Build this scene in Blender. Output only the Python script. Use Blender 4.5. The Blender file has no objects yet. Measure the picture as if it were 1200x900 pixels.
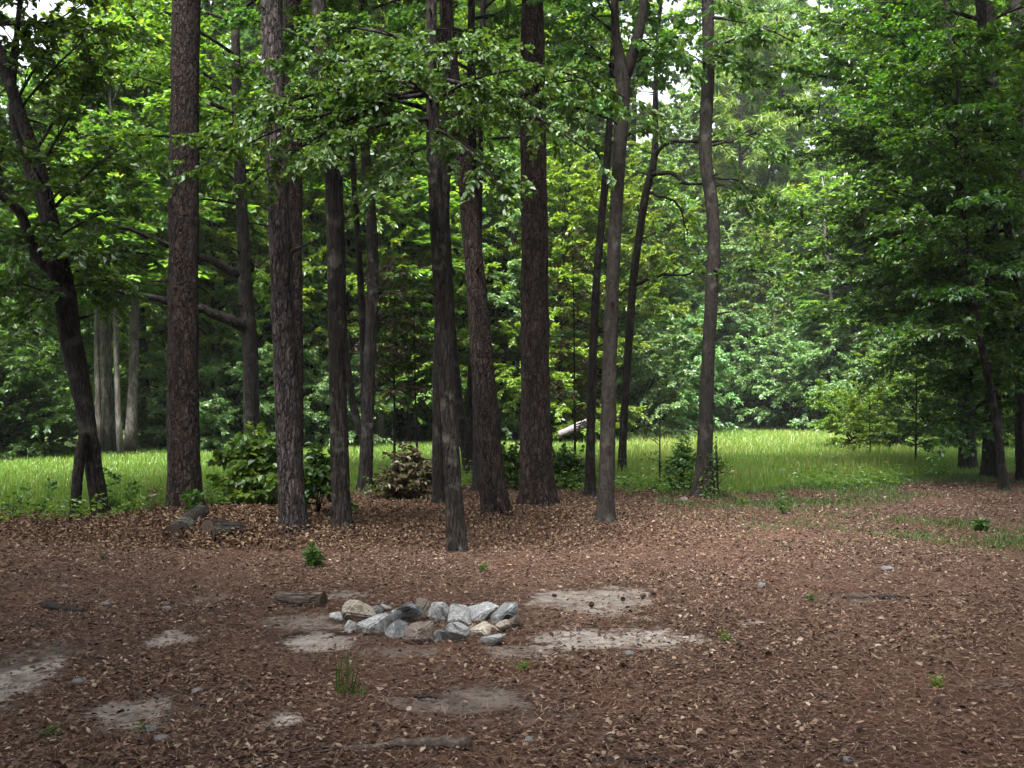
import bpy, bmesh, math
import numpy as np
from mathutils import Vector, noise as mnoise

rng = np.random.default_rng(7)
PI = math.pi
F = 35 / 36 * 1200          # focal length in photo pixels
HC = 1.55                   # camera height
HOR = 470.0                 # horizon row in the photo
S = bpy.context.scene
C = S.collection

def P(px, py, y):
    return np.array([(px - 600) / F * y, y, HC + (HOR - py) / F * y])

def Yg(py):
    return HC * F / (py - HOR)

def G(px, py):
    y = Yg(py)
    return np.array([(px - 600) / F * y, y, 0.0])

# ------------------------------------------------------------------ objects
def thing(name, label, cat, loc=(0, 0, 0), group=None, kind=None):
    o = bpy.data.objects.new(name, None)
    o.empty_display_size = .2
    C.objects.link(o)
    o.location = loc
    return tag(o, label, cat, group, kind)

def tag(o, label=None, cat=None, group=None, kind=None):
    if label: o['label'] = label
    if cat: o['category'] = cat
    if group: o['group'] = group
    if kind: o['kind'] = kind
    return o

def mesh_np(name, V, polys, smooth=False):
    """V (n,3); polys = list of (m,k) index arrays"""
    me = bpy.data.meshes.new(name)
    V = np.ascontiguousarray(V, dtype=np.float32)
    polys = [np.asarray(p, dtype=np.int32) for p in polys if len(p)]
    me.vertices.add(len(V)); me.vertices.foreach_set('co', V.ravel())
    loops = np.concatenate([p.ravel() for p in polys])
    sizes = np.concatenate([np.full(len(p), p.shape[1], np.int32) for p in polys])
    starts = np.concatenate([[0], np.cumsum(sizes)[:-1]]).astype(np.int32)
    me.loops.add(len(loops)); me.loops.foreach_set('vertex_index', loops)
    me.polygons.add(len(sizes)); me.polygons.foreach_set('loop_start', starts)
    me.update(calc_edges=True)
    me.polygons.foreach_set('use_smooth', np.full(len(sizes), bool(smooth)))
    return me

def obj(name, me, mat, parent=None, loc=(0, 0, 0)):
    o = bpy.data.objects.new(name, me)
    C.objects.link(o)
    if mat is not None and not me.materials: me.materials.append(mat)
    o.parent = parent
    o.location = loc
    return o

class MB:
    """collects arrays of vertices and polygons for ONE mesh"""
    def __init__(s): s.v = []; s.p = []; s.n = 0
    def add(s, V, polys):
        for p in polys:
            if len(p): s.p.append(np.asarray(p) + s.n)
        s.v.append(np.asarray(V).reshape(-1, 3)); s.n += len(s.v[-1])
    def mesh(s, name, off=(0, 0, 0), smooth=False):
        return mesh_np(name, np.concatenate(s.v) - np.asarray(off), s.p, smooth)

# ------------------------------------------------------------------ helpers
def nrm(a):
    return a / np.maximum(np.linalg.norm(a, axis=-1, keepdims=True), 1e-9)

def vnoise(P_, scale, seed=0):
    return np.array([mnoise.noise(Vector((p[0] * scale + seed * 7.3, p[1] * scale - seed * 3.1, p[2] * scale + seed))) for p in P_])

def fnoise(x, y, seed=0, octv=4, f=1.0):
    """cheap smooth 2-d noise, vectorised"""
    r = np.random.default_rng(seed); out = np.zeros_like(x, dtype=float); a = 1.0; tot = 0
    for _ in range(octv):
        for k in range(3):
            th = r.uniform(0, 2 * PI); ph = r.uniform(0, 2 * PI, 2); ff = f * r.uniform(.75, 1.3)
            u = x * math.cos(th) + y * math.sin(th); v = -x * math.sin(th) + y * math.cos(th)
            out += a / 3 * np.sin(u * ff + ph[0] + 1.3 * np.sin(v * ff * .7 + ph[1]))
        tot += a; a *= .55; f *= 2.1
    return out / tot

def sstep(a, b, x):
    t = np.clip((x - a) / (b - a), 0, 1); return t * t * (3 - 2 * t)

def smooth_path(pts, n, pw=1.0):
    """Catmull-Rom resample of (m,k)"""
    pts = np.asarray(pts, float)
    if len(pts) < 3:
        t = np.linspace(0, 1, n)[:, None]; return pts[0] * (1 - t) + pts[-1] * t
    seg = np.linalg.norm(np.diff(pts[:, :3], axis=0), axis=1); cum = np.concatenate([[0], np.cumsum(seg)])
    q = np.vstack([2 * pts[0] - pts[1], pts, 2 * pts[-1] - pts[-2]])
    out = []
    for s in cum[-1] * np.linspace(0, 1, n) ** pw:
        i = min(np.searchsorted(cum, s, side='right') - 1, len(pts) - 2)
        t = (s - cum[i]) / max(seg[i], 1e-6); a, b, c, d = q[i:i + 4]
        out.append(.5 * (2 * b + (c - a) * t + (2 * a - 5 * b + 4 * c - d) * t * t + (3 * b - a - 3 * c + d) * t ** 3))
    return np.array(out)

def tube(mb, pts, rad, sides=8, rough=0.0, flare=0.0, seed=0, cap=True, lobes=5):
    pts = np.asarray(pts, float); rad = np.asarray(rad, float); n = len(pts)
    T = nrm(np.gradient(pts, axis=0)); ref = np.array([1., 0, 0]) if abs(T[0, 2]) > .6 else np.array([0, 0, 1.])
    V = []
    r = np.random.default_rng(seed); ph = r.uniform(0, 6.28, 4)
    a = np.arange(sides) * 2 * PI / sides
    for i in range(n):
        u = ref - T[i] * ref.dot(T[i]); u /= np.linalg.norm(u); w = np.cross(T[i], u); ref = u
        R = np.full(sides, rad[i])
        if rough:
            z = np.linalg.norm(pts[i] - pts[0]) * 1.5
            R = R * (1 + rough * (np.sin(3 * a + ph[0] + z * .35) + .7 * np.sin(5 * a + ph[1] - z * .6) + .8 * np.sin(2 * a + ph[2] + z * .9)) * .5 + rough * .8 * r.normal(size=sides))
        if flare:
            h = np.linalg.norm(pts[i] - pts[0]); e = math.exp(-h / (1.1 * rad[0]))
            R = R * (1 + flare * e * (.6 + .4 * np.sin(lobes * a + ph[3])))
        V.append(pts[i] + np.outer(np.cos(a) * R, u) + np.outer(np.sin(a) * R, w))
    V = np.concatenate(V)
    i = np.arange(n - 1)[:, None] * sides; j = np.arange(sides)[None]; k = (j + 1) % sides
    Q = np.stack([i + j, i + k, i + sides + k, i + sides + j], -1).reshape(-1, 4)
    polys = [Q]
    if cap: polys += [np.arange(sides)[::-1][None], ((n - 1) * sides + np.arange(sides))[None]]
    mb.add(V, polys)

def twig_sticks(mb, p, d, l, r=.006):
    n = len(p)
    if not n: return
    side = nrm(np.cross(d, [0, 0, 1.])); up = np.cross(side, d)
    tip = p + d * l[:, None]
    V = np.stack([p + side * r, p - side * r * .5 + up * r, p - side * r * .5 - up * r, tip], 1)
    b = np.arange(n)[:, None] * 4
    mb.add(V, [np.concatenate([b + [0, 1, 3], b + [1, 2, 3], b + [2, 0, 3]])])

def leaves(mb, pos, ld, up, size, width, rich=False, fold=.25):
    """pos (N,3) leaf base, ld direction, up normal-ish, size (N,)"""
    nn = nrm(up - ld * np.sum(up * ld, -1, keepdims=True)); sd = np.cross(ld, nn)
    s = size[:, None]; w = s * width; N = len(pos)
    if rich:
        A = pos + ld * s * .3 - sd * w * .42 + nn * w * fold
        B = pos + ld * s * .68 - sd * w * .5 + nn * w * fold * .8
        T = pos + ld * s - nn * s * .12
        Dd = pos + ld * s * .3 + sd * w * .42 + nn * w * fold
        E = pos + ld * s * .68 + sd * w * .5 + nn * w * fold * .8
        V = np.stack([pos, A, B, T, E, Dd], 1).reshape(-1, 3); b = np.arange(N)[:, None] * 6
        mb.add(V, [np.concatenate([b + [0, 1, 2, 3], b + [0, 3, 4, 5]])])
    else:
        A = pos + ld * s * .45 - sd * w * .5 + nn * w * fold
        T = pos + ld * s
        B = pos + ld * s * .45 + sd * w * .5 + nn * w * fold
        V = np.stack([pos, A, T, B], 1).reshape(-1, 3); b = np.arange(N)[:, None] * 4
        mb.add(V, [b + [0, 1, 2, 3]])

def limb_pts(p0, p1, r, sag=.06, wob=.05, n=7):
    p0 = np.asarray(p0, float); p1 = np.asarray(p1, float); L = np.linalg.norm(p1 - p0)
    t = np.linspace(0, 1, n)[:, None]; pts = p0 * (1 - t) + p1 * t
    pts[:, 2] += (sag * L * 4 * t * (1 - t))[:, 0]
    w = r.normal(size=(n, 3)) * wob * L * .35; w[0] = 0
    return pts + np.cumsum(w, 0) * .35 * t

def foliage(lmb, wmb, limbs, r, per_m=7, tl=.6, nl=18, ls=.1, lw=.55, tmin=.2, flat=.35, rich=False, droop=.15, twigs=True, needle=False, zj=.25, clump=0.0):
    """twigs along the limbs, leaves along the twigs"""
    Pp, Dd, Ll = [], [], []
    for pts in limbs:
        seg = np.linalg.norm(np.diff(pts, axis=0), axis=1); cum = np.concatenate([[0], np.cumsum(seg)]); L = cum[-1]
        n = max(2, int(L * per_m * r.uniform(.8, 1.2)))
        t = np.sort(r.uniform(tmin, 1, n)); t[-1] = .995
        if clump:
            t = np.clip(t + clump * np.sin(t * 9 + r.uniform(0, 6)) * .12, tmin, .995)
        x = t * L
        p = np.stack([np.interp(x, cum, pts[:, k]) for k in range(3)], 1)
        g = nrm(np.stack([np.interp(np.minimum(x + .05 * L, L), cum, pts[:, k]) - np.interp(np.maximum(x - .1 * L, 0), cum, pts[:, k]) for k in range(3)], 1))
        sd = nrm(np.cross(g, [0, 0, 1.]) + 1e-6)
        sg = np.where(r.random(n) < .5, 1, -1)[:, None]
        a = r.uniform(.35, 1.4, n)[:, None]; a[-1] = .05
        d = nrm(np.cos(a) * g + np.sin(a) * sd * sg + np.array([0, 0, 1.]) * r.normal(0, zj, n)[:, None])
        Pp.append(p); Dd.append(d); Ll.append(tl * r.uniform(.5, 1.2, n) * (1.1 - .45 * t))
    p = np.concatenate(Pp); d = np.concatenate(Dd); l = np.concatenate(Ll); N = len(p)
    if twigs: twig_sticks(wmb, p, d, l)
    s = r.uniform(.12, 1.03, (N, nl, 1)); s[:, -1] = 1
    pos = p[:, None] + d[:, None] * s * l[:, None, None] - np.array([0, 0, 1.]) * droop * s * s * l[:, None, None]
    sd = nrm(np.cross(d, [0, 0, 1.]))[:, None] * np.where(np.arange(nl) % 2, 1, -1)[None, :, None]
    if needle:
        ld = nrm(d[:, None] * .4 + r.normal(size=(N, nl, 3)) * .6 + np.array([0, 0, -.5]))
        up = r.normal(size=(N, nl, 3))
    else:
        ld = nrm(d[:, None] * r.uniform(.2, .9, (N, nl, 1)) + sd * r.uniform(.3, 1, (N, nl, 1)) + np.array([0, 0, -1.]) * r.uniform(-.1, .75, (N, nl, 1)) + r.normal(0, .22, (N, nl, 3)))
        up = nrm(np.array([0, 0, 1.]) + r.normal(0, flat, (N, nl, 3)))
    pos = pos + r.normal(0, .018, pos.shape)
    size = ls * r.uniform(.6, 1.2, (N, nl))
    f = lambda z: z.reshape(-1, 3)
    leaves(lmb, f(pos), f(ld), f(up), size.ravel(), lw, rich)
    return N * nl

# ------------------------------------------------------------------ materials
def newmat(name):
    m = bpy.data.materials.new(name); m.use_nodes = True
    nt = m.node_tree; nt.nodes.clear()
    return m, nt

class NT:
    def __init__(s, nt): s.nt = nt
    def n(s, t, **kw):
        x = s.nt.nodes.new(t)
        for k, v in kw.items():
            if k.startswith('i_'):
                k = k[2:]; k = int(k) if k.isdigit() else k.replace('_', ' ')
                x.inputs[k].default_value = v
            else: setattr(x, k, v)
        return x
    def l(s, a, ao, b, bi): s.nt.links.new(a.outputs[ao], b.inputs[bi])
    def ramp(s, stops, src=None, out=0):
        r = s.n('ShaderNodeValToRGB'); e = r.color_ramp.elements
        while len(e) < len(stops): e.new(.5)
        for el, (p, c) in zip(e, stops):
            el.position = p; el.color = (*c, 1) if len(c) == 3 else c
        if src: s.l(src, out, r, 0)
        return r

def leaf_mat(name, cols, trans, tw=.42, gloss=.07, rough=.45):
    """cols: ramp of diffuse colours, one leaf one colour; trans: tint of light passing through"""
    m, nt = newmat(name); k = NT(nt)
    g = k.n('ShaderNodeNewGeometry')
    oi = k.n('ShaderNodeObjectInfo')
    rp = k.ramp([(.965 * i / (len(cols) - 1), c) for i, c in enumerate(cols)] + [(.99, (cols[-1][0] * 1.5, cols[-1][1] * 1.05, cols[-1][2]))], g, 'Random Per Island')
    hs = k.n('ShaderNodeHueSaturation', i_Saturation=1.0)
    mr = k.n('ShaderNodeMapRange', i_3=.8, i_4=1.25); k.l(oi, 'Random', mr, 0); k.l(mr, 0, hs, 'Value')
    mr2 = k.n('ShaderNodeMapRange', i_3=.485, i_4=.515); k.l(oi, 'Random', mr2, 0); k.l(mr2, 0, hs, 'Hue')
    k.l(rp, 0, hs, 'Color')
    d = k.n('ShaderNodeBsdfDiffuse'); k.l(hs, 0, d, 0)
    t = k.n('ShaderNodeBsdfTranslucent')
    mx = k.n('ShaderNodeMix', data_type='RGBA', blend_type='MULTIPLY'); mx.inputs[0].default_value = 1
    k.l(hs, 0, mx, 6); mx.inputs[7].default_value = (*trans, 1); k.l(mx, 2, t, 0)
    m1 = k.n('ShaderNodeMixShader'); m1.inputs[0].default_value = tw; k.l(d, 0, m1, 1); k.l(t, 0, m1, 2)
    gl = k.n('ShaderNodeBsdfGlossy', i_Roughness=rough)
    gl.inputs[0].default_value = (.9, .95, 1, 1)
    m2 = k.n('ShaderNodeMixShader'); m2.inputs[0].default_value = gloss; k.l(m1, 0, m2, 1); k.l(gl, 0, m2, 2)
    o = k.n('ShaderNodeOutputMaterial'); k.l(m2, 0, o, 0)
    return m

def bark_mat(name, crack, a, b, plate=(9, 9, 3.6), bump=.6, depth=.25, lichen=0.0, fine=45, mossy=0.0):
    m, nt = newmat(name); k = NT(nt)
    tc = k.n('ShaderNodeTexCoord')
    mp = k.n('ShaderNodeMapping'); mp.inputs['Scale'].default_value = plate; k.l(tc, 'Object', mp, 0)
    wn = k.n('ShaderNodeTexNoise', i_Scale=3.0, i_Detail=3.0); k.l(mp, 0, wn, 'Vector')
    va = k.n('ShaderNodeMix', data_type='RGBA', blend_type='ADD'); va.inputs[0].default_value = .55
    k.l(mp, 0, va, 6); k.l(wn, 'Color', va, 7)
    vo = k.n('ShaderNodeTexVoronoi', feature='DISTANCE_TO_EDGE', i_Scale=1.0); k.l(va, 2, vo, 'Vector')
    vc = k.n('ShaderNodeTexVoronoi', feature='F1', i_Scale=1.0); k.l(va, 2, vc, 'Vector')
    fn = k.n('ShaderNodeTexNoise', i_Scale=fine, i_Detail=6.0, i_Roughness=.65)
    mp2 = k.n('ShaderNodeMapping'); mp2.inputs['Scale'].default_value = (1, 1, .35); k.l(tc, 'Object', mp2, 0); k.l(mp2, 0, fn, 'Vector')
    mf = k.n('ShaderNodeMapping'); mf.inputs['Scale'].default_value = (plate[0] * .62, plate[1] * .62, plate[2] * .42); k.l(tc, 'Object', mf, 0)
    nf = k.n('ShaderNodeTexNoise', i_Scale=1.0, i_Detail=3.5, i_Roughness=.55, i_Distortion=.3); k.l(mf, 0, nf, 'Vector')
    sb = k.n('ShaderNodeMath', operation='SUBTRACT'); k.l(nf, 'Fac', sb, 0); sb.inputs[1].default_value = .5
    ab = k.n('ShaderNodeMath', operation='ABSOLUTE'); k.l(sb, 0, ab, 0)
    fu = k.n('ShaderNodeMapRange', i_1=.0, i_2=.06, interpolation_type='SMOOTHSTEP'); k.l(ab, 0, fu, 0)
    vd = k.n('ShaderNodeMath', operation='MULTIPLY_ADD'); k.l(fn, 'Fac', vd, 0); vd.inputs[1].default_value = .22; k.l(vo, 'Distance', vd, 2)
    pr = k.n('ShaderNodeMapRange', i_1=.08, i_2=.10 + depth, i_3=.35, i_4=1.0); k.l(vd, 0, pr, 0)
    rc = k.n('ShaderNodeMath', operation='MULTIPLY'); k.l(fu, 0, rc, 0); k.l(pr, 0, rc, 1)
    sx = k.n('ShaderNodeSeparateColor'); k.l(vc, 'Color', sx, 0)
    pl = k.ramp([(0, a), (1, b)], sx, 0)
    fr = k.ramp([(.3, (.55, .55, .55)), (.7, (1.25, 1.25, 1.25))], fn, 'Fac')
    m1 = k.n('ShaderNodeMix', data_type='RGBA', blend_type='MULTIPLY'); m1.inputs[0].default_value = 1
    k.l(pl, 0, m1, 6); k.l(fr, 0, m1, 7)
    m2 = k.n('ShaderNodeMix', data_type='RGBA'); k.l(rc, 0, m2, 0); m2.inputs[6].default_value = (*crack, 1); k.l(m1, 2, m2, 7)
    last = m2
    if lichen:
        ln = k.n('ShaderNodeTexNoise', i_Scale=5.0, i_Detail=5.0); k.l(tc, 'Object', ln, 'Vector')
        lr = k.ramp([(.56, (0, 0, 0)), (.66, (lichen,) * 3)], ln, 'Fac')
        m3 = k.n('ShaderNodeMix', data_type='RGBA'); k.l(lr, 0, m3, 0); k.l(last, 2, m3, 6); m3.inputs[7].default_value = (.20, .205, .17, 1); last = m3
    if mossy:
        ln = k.n('ShaderNodeTexNoise', i_Scale=2.2, i_Detail=5.0); k.l(tc, 'Object', ln, 'Vector')
        lr = k.ramp([(.5, (0, 0, 0)), (.68, (mossy,) * 3)], ln, 'Fac')
        m3 = k.n('ShaderNodeMix', data_type='RGBA'); k.l(lr, 0, m3, 0); k.l(last, 2, m3, 6); m3.inputs[7].default_value = (.06, .075, .03, 1); last = m3
    bs = k.n('ShaderNodeBsdfPrincipled', i_Roughness=.92); bs.inputs['Specular IOR Level'].default_value = .2
    k.l(last, 2, bs, 'Base Color')
    ad = k.n('ShaderNodeMath', operation='MULTIPLY_ADD'); k.l(fn, 'Fac', ad, 0); ad.inputs[1].default_value = .5; k.l(rc, 0, ad, 2)
    bu = k.n('ShaderNodeBump', i_Strength=bump, i_Distance=.03); k.l(ad, 0, bu, 'Height'); k.l(bu, 0, bs, 'Normal')
    o = k.n('ShaderNodeOutputMaterial'); k.l(bs, 0, o, 0)
    return m

def simple_mat(name, stops, scale=20, rough=.9, bump=.4, island=False, detail=6.0):
    m, nt = newmat(name); k = NT(nt)
    tc = k.n('ShaderNodeTexCoord')
    fn = k.n('ShaderNodeTexNoise', i_Scale=scale, i_Detail=detail, i_Roughness=.65); k.l(tc, 'Object', fn, 'Vector')
    if island:
        g = k.n('ShaderNodeNewGeometry'); rp = k.ramp(stops, g, 'Random Per Island')
    else: rp = k.ramp(stops, fn, 'Fac')
    bs = k.n('ShaderNodeBsdfPrincipled', i_Roughness=rough); bs.inputs['Specular IOR Level'].default_value = .25
    k.l(rp, 0, bs, 'Base Color')
    if bump:
        bu = k.n('ShaderNodeBump', i_Strength=bump, i_Distance=.02); k.l(fn, 'Fac', bu, 'Height'); k.l(bu, 0, bs, 'Normal')
    o = k.n('ShaderNodeOutputMaterial'); k.l(bs, 0, o, 0)
    return m

def rock_mat(name, base, dark, pale):
    m, nt = newmat(name); k = NT(nt)
    tc = k.n('ShaderNodeTexCoord'); oi = k.n('ShaderNodeObjectInfo')
    ad = k.n('ShaderNodeVectorMath', operation='ADD'); k.l(tc, 'Object', ad, 0)
    sc = k.n('ShaderNodeVectorMath', operation='SCALE', i_Scale=9.0); cm = k.n('ShaderNodeCombineXYZ')
    k.l(oi, 'Random', cm, 0); k.l(oi, 'Random', cm, 2); k.l(cm, 0, sc, 0); k.l(sc, 0, ad, 1)
    n1 = k.n('ShaderNodeTexNoise', i_Scale=7.0, i_Detail=8.0, i_Roughness=.68, i_Distortion=.8); k.l(ad, 0, n1, 'Vector')
    n2 = k.n('ShaderNodeTexNoise', i_Scale=55.0, i_Detail=6.0, i_Roughness=.7); k.l(ad, 0, n2, 'Vector')
    r1 = k.ramp([(.34, dark), (.43, base), (.54, base), (.66, pale)], n1, 'Fac')
    r2 = k.ramp([(.34, (.28, .27, .26)), (.58, (1.1, 1.1, 1.1))], n2, 'Fac')
    mx = k.n('ShaderNodeMix', data_type='RGBA', blend_type='MULTIPLY'); mx.inputs[0].default_value = .8
    k.l(r1, 0, mx, 6); k.l(r2, 0, mx, 7)
    bs = k.n('ShaderNodeBsdfPrincipled', i_Roughness=.85); k.l(mx, 2, bs, 'Base Color')
    sm = k.n('ShaderNodeMath', operation='ADD'); k.l(n1, 'Fac', sm, 0); k.l(n2, 'Fac', sm, 1)
    bu = k.n('ShaderNodeBump', i_Strength=.7, i_Distance=.015); k.l(sm, 0, bu, 'Height'); k.l(bu, 0, bs, 'Normal')
    o = k.n('ShaderNodeOutputMaterial'); k.l(bs, 0, o, 0)
    return m

M = {}
M['pine_bark'] = bark_mat('pine_bark', (.006, .0045, .004), (.034, .022, .018), (.060, .041, .035), plate=(21, 21, 9), bump=1.0, depth=.20)
M['pine_bark_grey'] = bark_mat('pine_bark_grey', (.009, .0075, .0075), (.052, .041, .039), (.098, .080, .077), plate=(24, 24, 7), bump=1.0, depth=.22)
M['bark'] = bark_mat('hardwood_bark', (.007, .0055, .005), (.029, .023, .0195), (.053, .044, .039), plate=(26, 26, 5), bump=.8, depth=.3, lichen=.3)
M['bark_smooth'] = bark_mat('smooth_bark', (.035, .030, .026), (.014, .0115, .010), (.024, .020, .017), plate=(17, 17, 9), bump=.3, depth=.12, lichen=.15)
M['bark_dark'] = bark_mat('dark_bark', (.006, .005, .0045), (.019, .015, .013), (.034, .027, .023), plate=(22, 22, 6), bump=.7, depth=.3, lichen=.12)
M['bark_pale'] = bark_mat('pale_bark', (.05, .044, .038), (.10, .092, .08), (.165, .155, .135), plate=(10, 10, 3), bump=.3, depth=.12, lichen=.3)
M['log_bark'] = bark_mat('log_bark', (.02, .015, .012), (.085, .064, .05), (.15, .12, .10), plate=(24, 24, 8), bump=.7, depth=.2)
M['leaf_oak'] = leaf_mat('leaf_oak', [(.034, .088, .018), (.054, .125, .028), (.078, .16, .038), (.105, .185, .05)], (1.5, 1.5, .5), .42, .035, .5)
M['leaf_dark'] = leaf_mat('leaf_dark', [(.018, .048, .008), (.03, .075, .011), (.045, .10, .014), (.065, .13, .02)], (1.7, 1.7, .5), .42, .03)
M['leaf_beech'] = leaf_mat('leaf_beech', [(.013, .042, .006), (.022, .066, .009), (.035, .095, .011), (.085, .17, .018)], (1.8, 1.75, .5), .5, .05)
M['leaf_mid'] = leaf_mat('leaf_mid', [(.043, .105, .015), (.067, .15, .022), (.097, .195, .029), (.145, .23, .038)], (1.6, 1.5, .5), .5, .035)
M['leaf_cool'] = leaf_mat('leaf_cool', [(.07, .15, .05), (.10, .20, .07), (.14, .25, .09), (.19, .29, .11)], (1.4, 1.45, .7), .48, .04)
M['leaf_lime'] = leaf_mat('leaf_lime', [(.074, .15, .012), (.105, .20, .017), (.145, .24, .023), (.19, .27, .032)], (1.4, 1.35, .5), .5, .03)
M['leaf_brown'] = leaf_mat('leaf_brown', [(.06, .035, .02), (.11, .07, .035), (.10, .10, .035), (.09, .12, .03)], (1.3, 1.1, .6), .25, .05)
M['needles'] = leaf_mat('needles', [(.02, .045, .014), (.035, .07, .02), (.05, .09, .025)], (1.2, 1.3, .6), .25, .05)
M['grass'] = leaf_mat('grass', [(.066, .155, .014), (.10, .205, .02), (.14, .245, .03), (.20, .255, .06)], (1.25, 1.2, .5), .4, .04)
M['grass_pale'] = leaf_mat('grass_pale', [(.10, .18, .02), (.15, .22, .03), (.22, .25, .06), (.27, .27, .10)], (1.2, 1.15, .6), .4, .03)
M['grass_dull'] = leaf_mat('grass_dull', [(.03, .06, .012), (.05, .085, .018), (.08, .115, .03)], (1.2, 1.2, .5), .35, .03)
M['weed'] = leaf_mat('weed', [(.03, .075, .014), (.05, .115, .02), (.08, .15, .028)], (1.3, 1.3, .5), .4, .02)
M['litter'] = simple_mat('litter', [(0, (.028, .014, .010)), (.3, (.060, .034, .024)), (.6, (.106, .065, .045)), (.82, (.175, .118, .085)), (.94, (.245, .18, .132)), (1, (.34, .28, .225))], island=True, bump=0)
M['straw'] = simple_mat('straw', [(0, (.05, .024, .016)), (.4, (.090, .046, .031)), (.75, (.150, .092, .064)), (1, (.27, .20, .15))], island=True, bump=0)
M['drift'] = simple_mat('drift', [(0, (.045, .024, .016)), (.3, (.07, .038, .024)), (.65, (.12, .070, .042)), (1, (.24, .18, .115))], island=True, bump=0)
M['rock'] = rock_mat('rock', (.27, .28, .285), (.028, .028, .028), (.58, .59, .59))
M['rock_tan'] = rock_mat('rock_tan', (.33, .29, .24), (.08, .06, .05), (.52, .48, .42))
M['rock_brown'] = rock_mat('rock_brown', (.15, .12, .10), (.03, .027, .025), (.33, .28, .24))
M['rock_blue'] = rock_mat('rock_blue', (.16, .17, .178), (.026, .027, .028), (.47, .49, .50))
M['cone'] = simple_mat('cone_scales', [(0, (.03, .02, .015)), (1, (.10, .065, .045))], scale=60)
M['pebble'] = simple_mat('pebble', [(.3, (.07, .07, .075)), (.7, (.16, .16, .165))], scale=30)
M['char'] = simple_mat('charred_wood', [(.3, (.008, .007, .007)), (.7, (.045, .036, .032))], scale=30, bump=1)
M['stick'] = simple_mat('dead_wood', [(.3, (.035, .026, .023)), (.55, (.085, .066, .058)), (.75, (.20, .175, .16))], scale=25, bump=1)
M['cutwood'] = simple_mat('cut_wood', [(.3, (.02, .015, .012)), (.7, (.075, .05, .035))], scale=22, bump=.6)
M['greywood'] = simple_mat('weathered_log', [(.3, (.09, .08, .085)), (.7, (.21, .19, .20))], scale=12, bump=.6)
M['white'] = simple_mat('white_scrap', [(.3, (.6, .62, .64)), (.7, (.8, .8, .8))], scale=9, rough=.6, bump=.2)

# ------------------------------------------------------------------ ground
SAND = [  # px, py, half width px, half height px, strength, tone(1 pale .. 0 dark)
    (690, 703, 95, 20, 1.0, .55), (722, 748, 125, 15, 1.0, .75), (610, 763, 70, 9, .8, .4), (195, 750, 42, 17, 1.0, .75), (2, 805, 40, 44, 1.0, .8),
    (150, 835, 44, 20, 1.0, .6), (335, 843, 24, 8, 1.0, .9), (375, 758, 50, 13, 1.0, .75), (360, 728, 60, 12, .8, .45), (530, 822, 105, 15, 1.0, .3), (880, 727, 20, 5, .9, .8),
    (995, 698, 60, 8, .8, .12), (1000, 755, 60, 6, .5, .3), (760, 723, 30, 4, .7, .6), (255, 700, 45, 12, .7, .3), (35, 770, 50, 25, .7, .25),
    (400, 697, 30, 6, .7, .6), (470, 765, 70, 9, .8, .3), (880, 835, 60, 5, .4, .3), (1170, 800, 30, 6, .4, .4), (560, 850, 60, 6, .4, .25)]

def to_px(x, y):
    return 600 + x / y * F, HOR + HC / y * F

def sand_fields(x, y):
    yy = np.maximum(y, .5); px, py = to_px(x, yy)
    wob = fnoise(x, y, 3, 5, 3.0)
    wob2 = fnoise(x, y, 4, 4, 11.0)
    s = np.zeros_like(x); tone = np.zeros_like(x)
    for cx, cy, hw, hh, st, to in [(a, b + 1, c * 1.45 + 12, d * 1.4 + 5, .5 * e, .12) for a, b, c, d, e, f in SAND if f > .25] + SAND:
        gx = G(cx, cy); yc = gx[1]
        rx = hw / F * yc; ry = .5 * (Yg(cy - hh) - Yg(cy + hh))
        d = np.hypot((x - gx[0]) / rx, (y - yc) / ry) + .75 * wob + .45 * wob2
        v = st * sstep(1.4, .4, d)
        tone = np.where(v > s, to, tone); s = np.maximum(s, v)
    return s, tone

def meadow_edge(x, y):
    """distance at which the meadow begins along the ray through (x, y)"""
    px = 600 + x / np.maximum(y, .5) * F
    return np.interp(px, [-3000, 0, 190, 260, 330, 420, 560, 780, 860, 930, 1010, 1090, 1220, 4000],
                     [13.0, 13.2, 13.4, 14.6, 16.0, 17.2, 18.2, 17.6, 16.4, 17.5, 18.3, 20.5, 21.5, 24])

def far_edge(x, y):
    px = 600 + x / np.maximum(y, .5) * F
    return np.interp(px, [-2000, 0, 160, 300, 450, 600, 800, 1000, 1200, 3000], [27, 27, 28, 31, 36, 38, 50, 52, 36, 30])

def mound(x, y):
    px = 600 + x / np.maximum(y, .5) * F
    return .10 * np.exp(-((y - 12.6) / 1.6) ** 2) * sstep(60, 250, px) * sstep(900, 700, px)

def gh(x, y):
    x = np.asarray(x, float); y = np.asarray(y, float)
    near = np.exp(-((x / 30) ** 2 + ((y - 8) / 30) ** 2))
    return (.022 * fnoise(x, y, 11, 3, 1.1) + .03 * fnoise(x, y, 12, 2, .3)) * near + mound(x, y) * .6

def axis(fine, lo, hi, step, grow=1.17):
    a = list(np.arange(lo, hi + step / 2, step)); s = step; x = a[-1]
    while x < fine: s *= grow; x += s; a.append(x)
    s = step; x = a[0]
    while x > -fine: s *= grow; x -= s; a.insert(0, x)
    return np.array(a)

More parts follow.
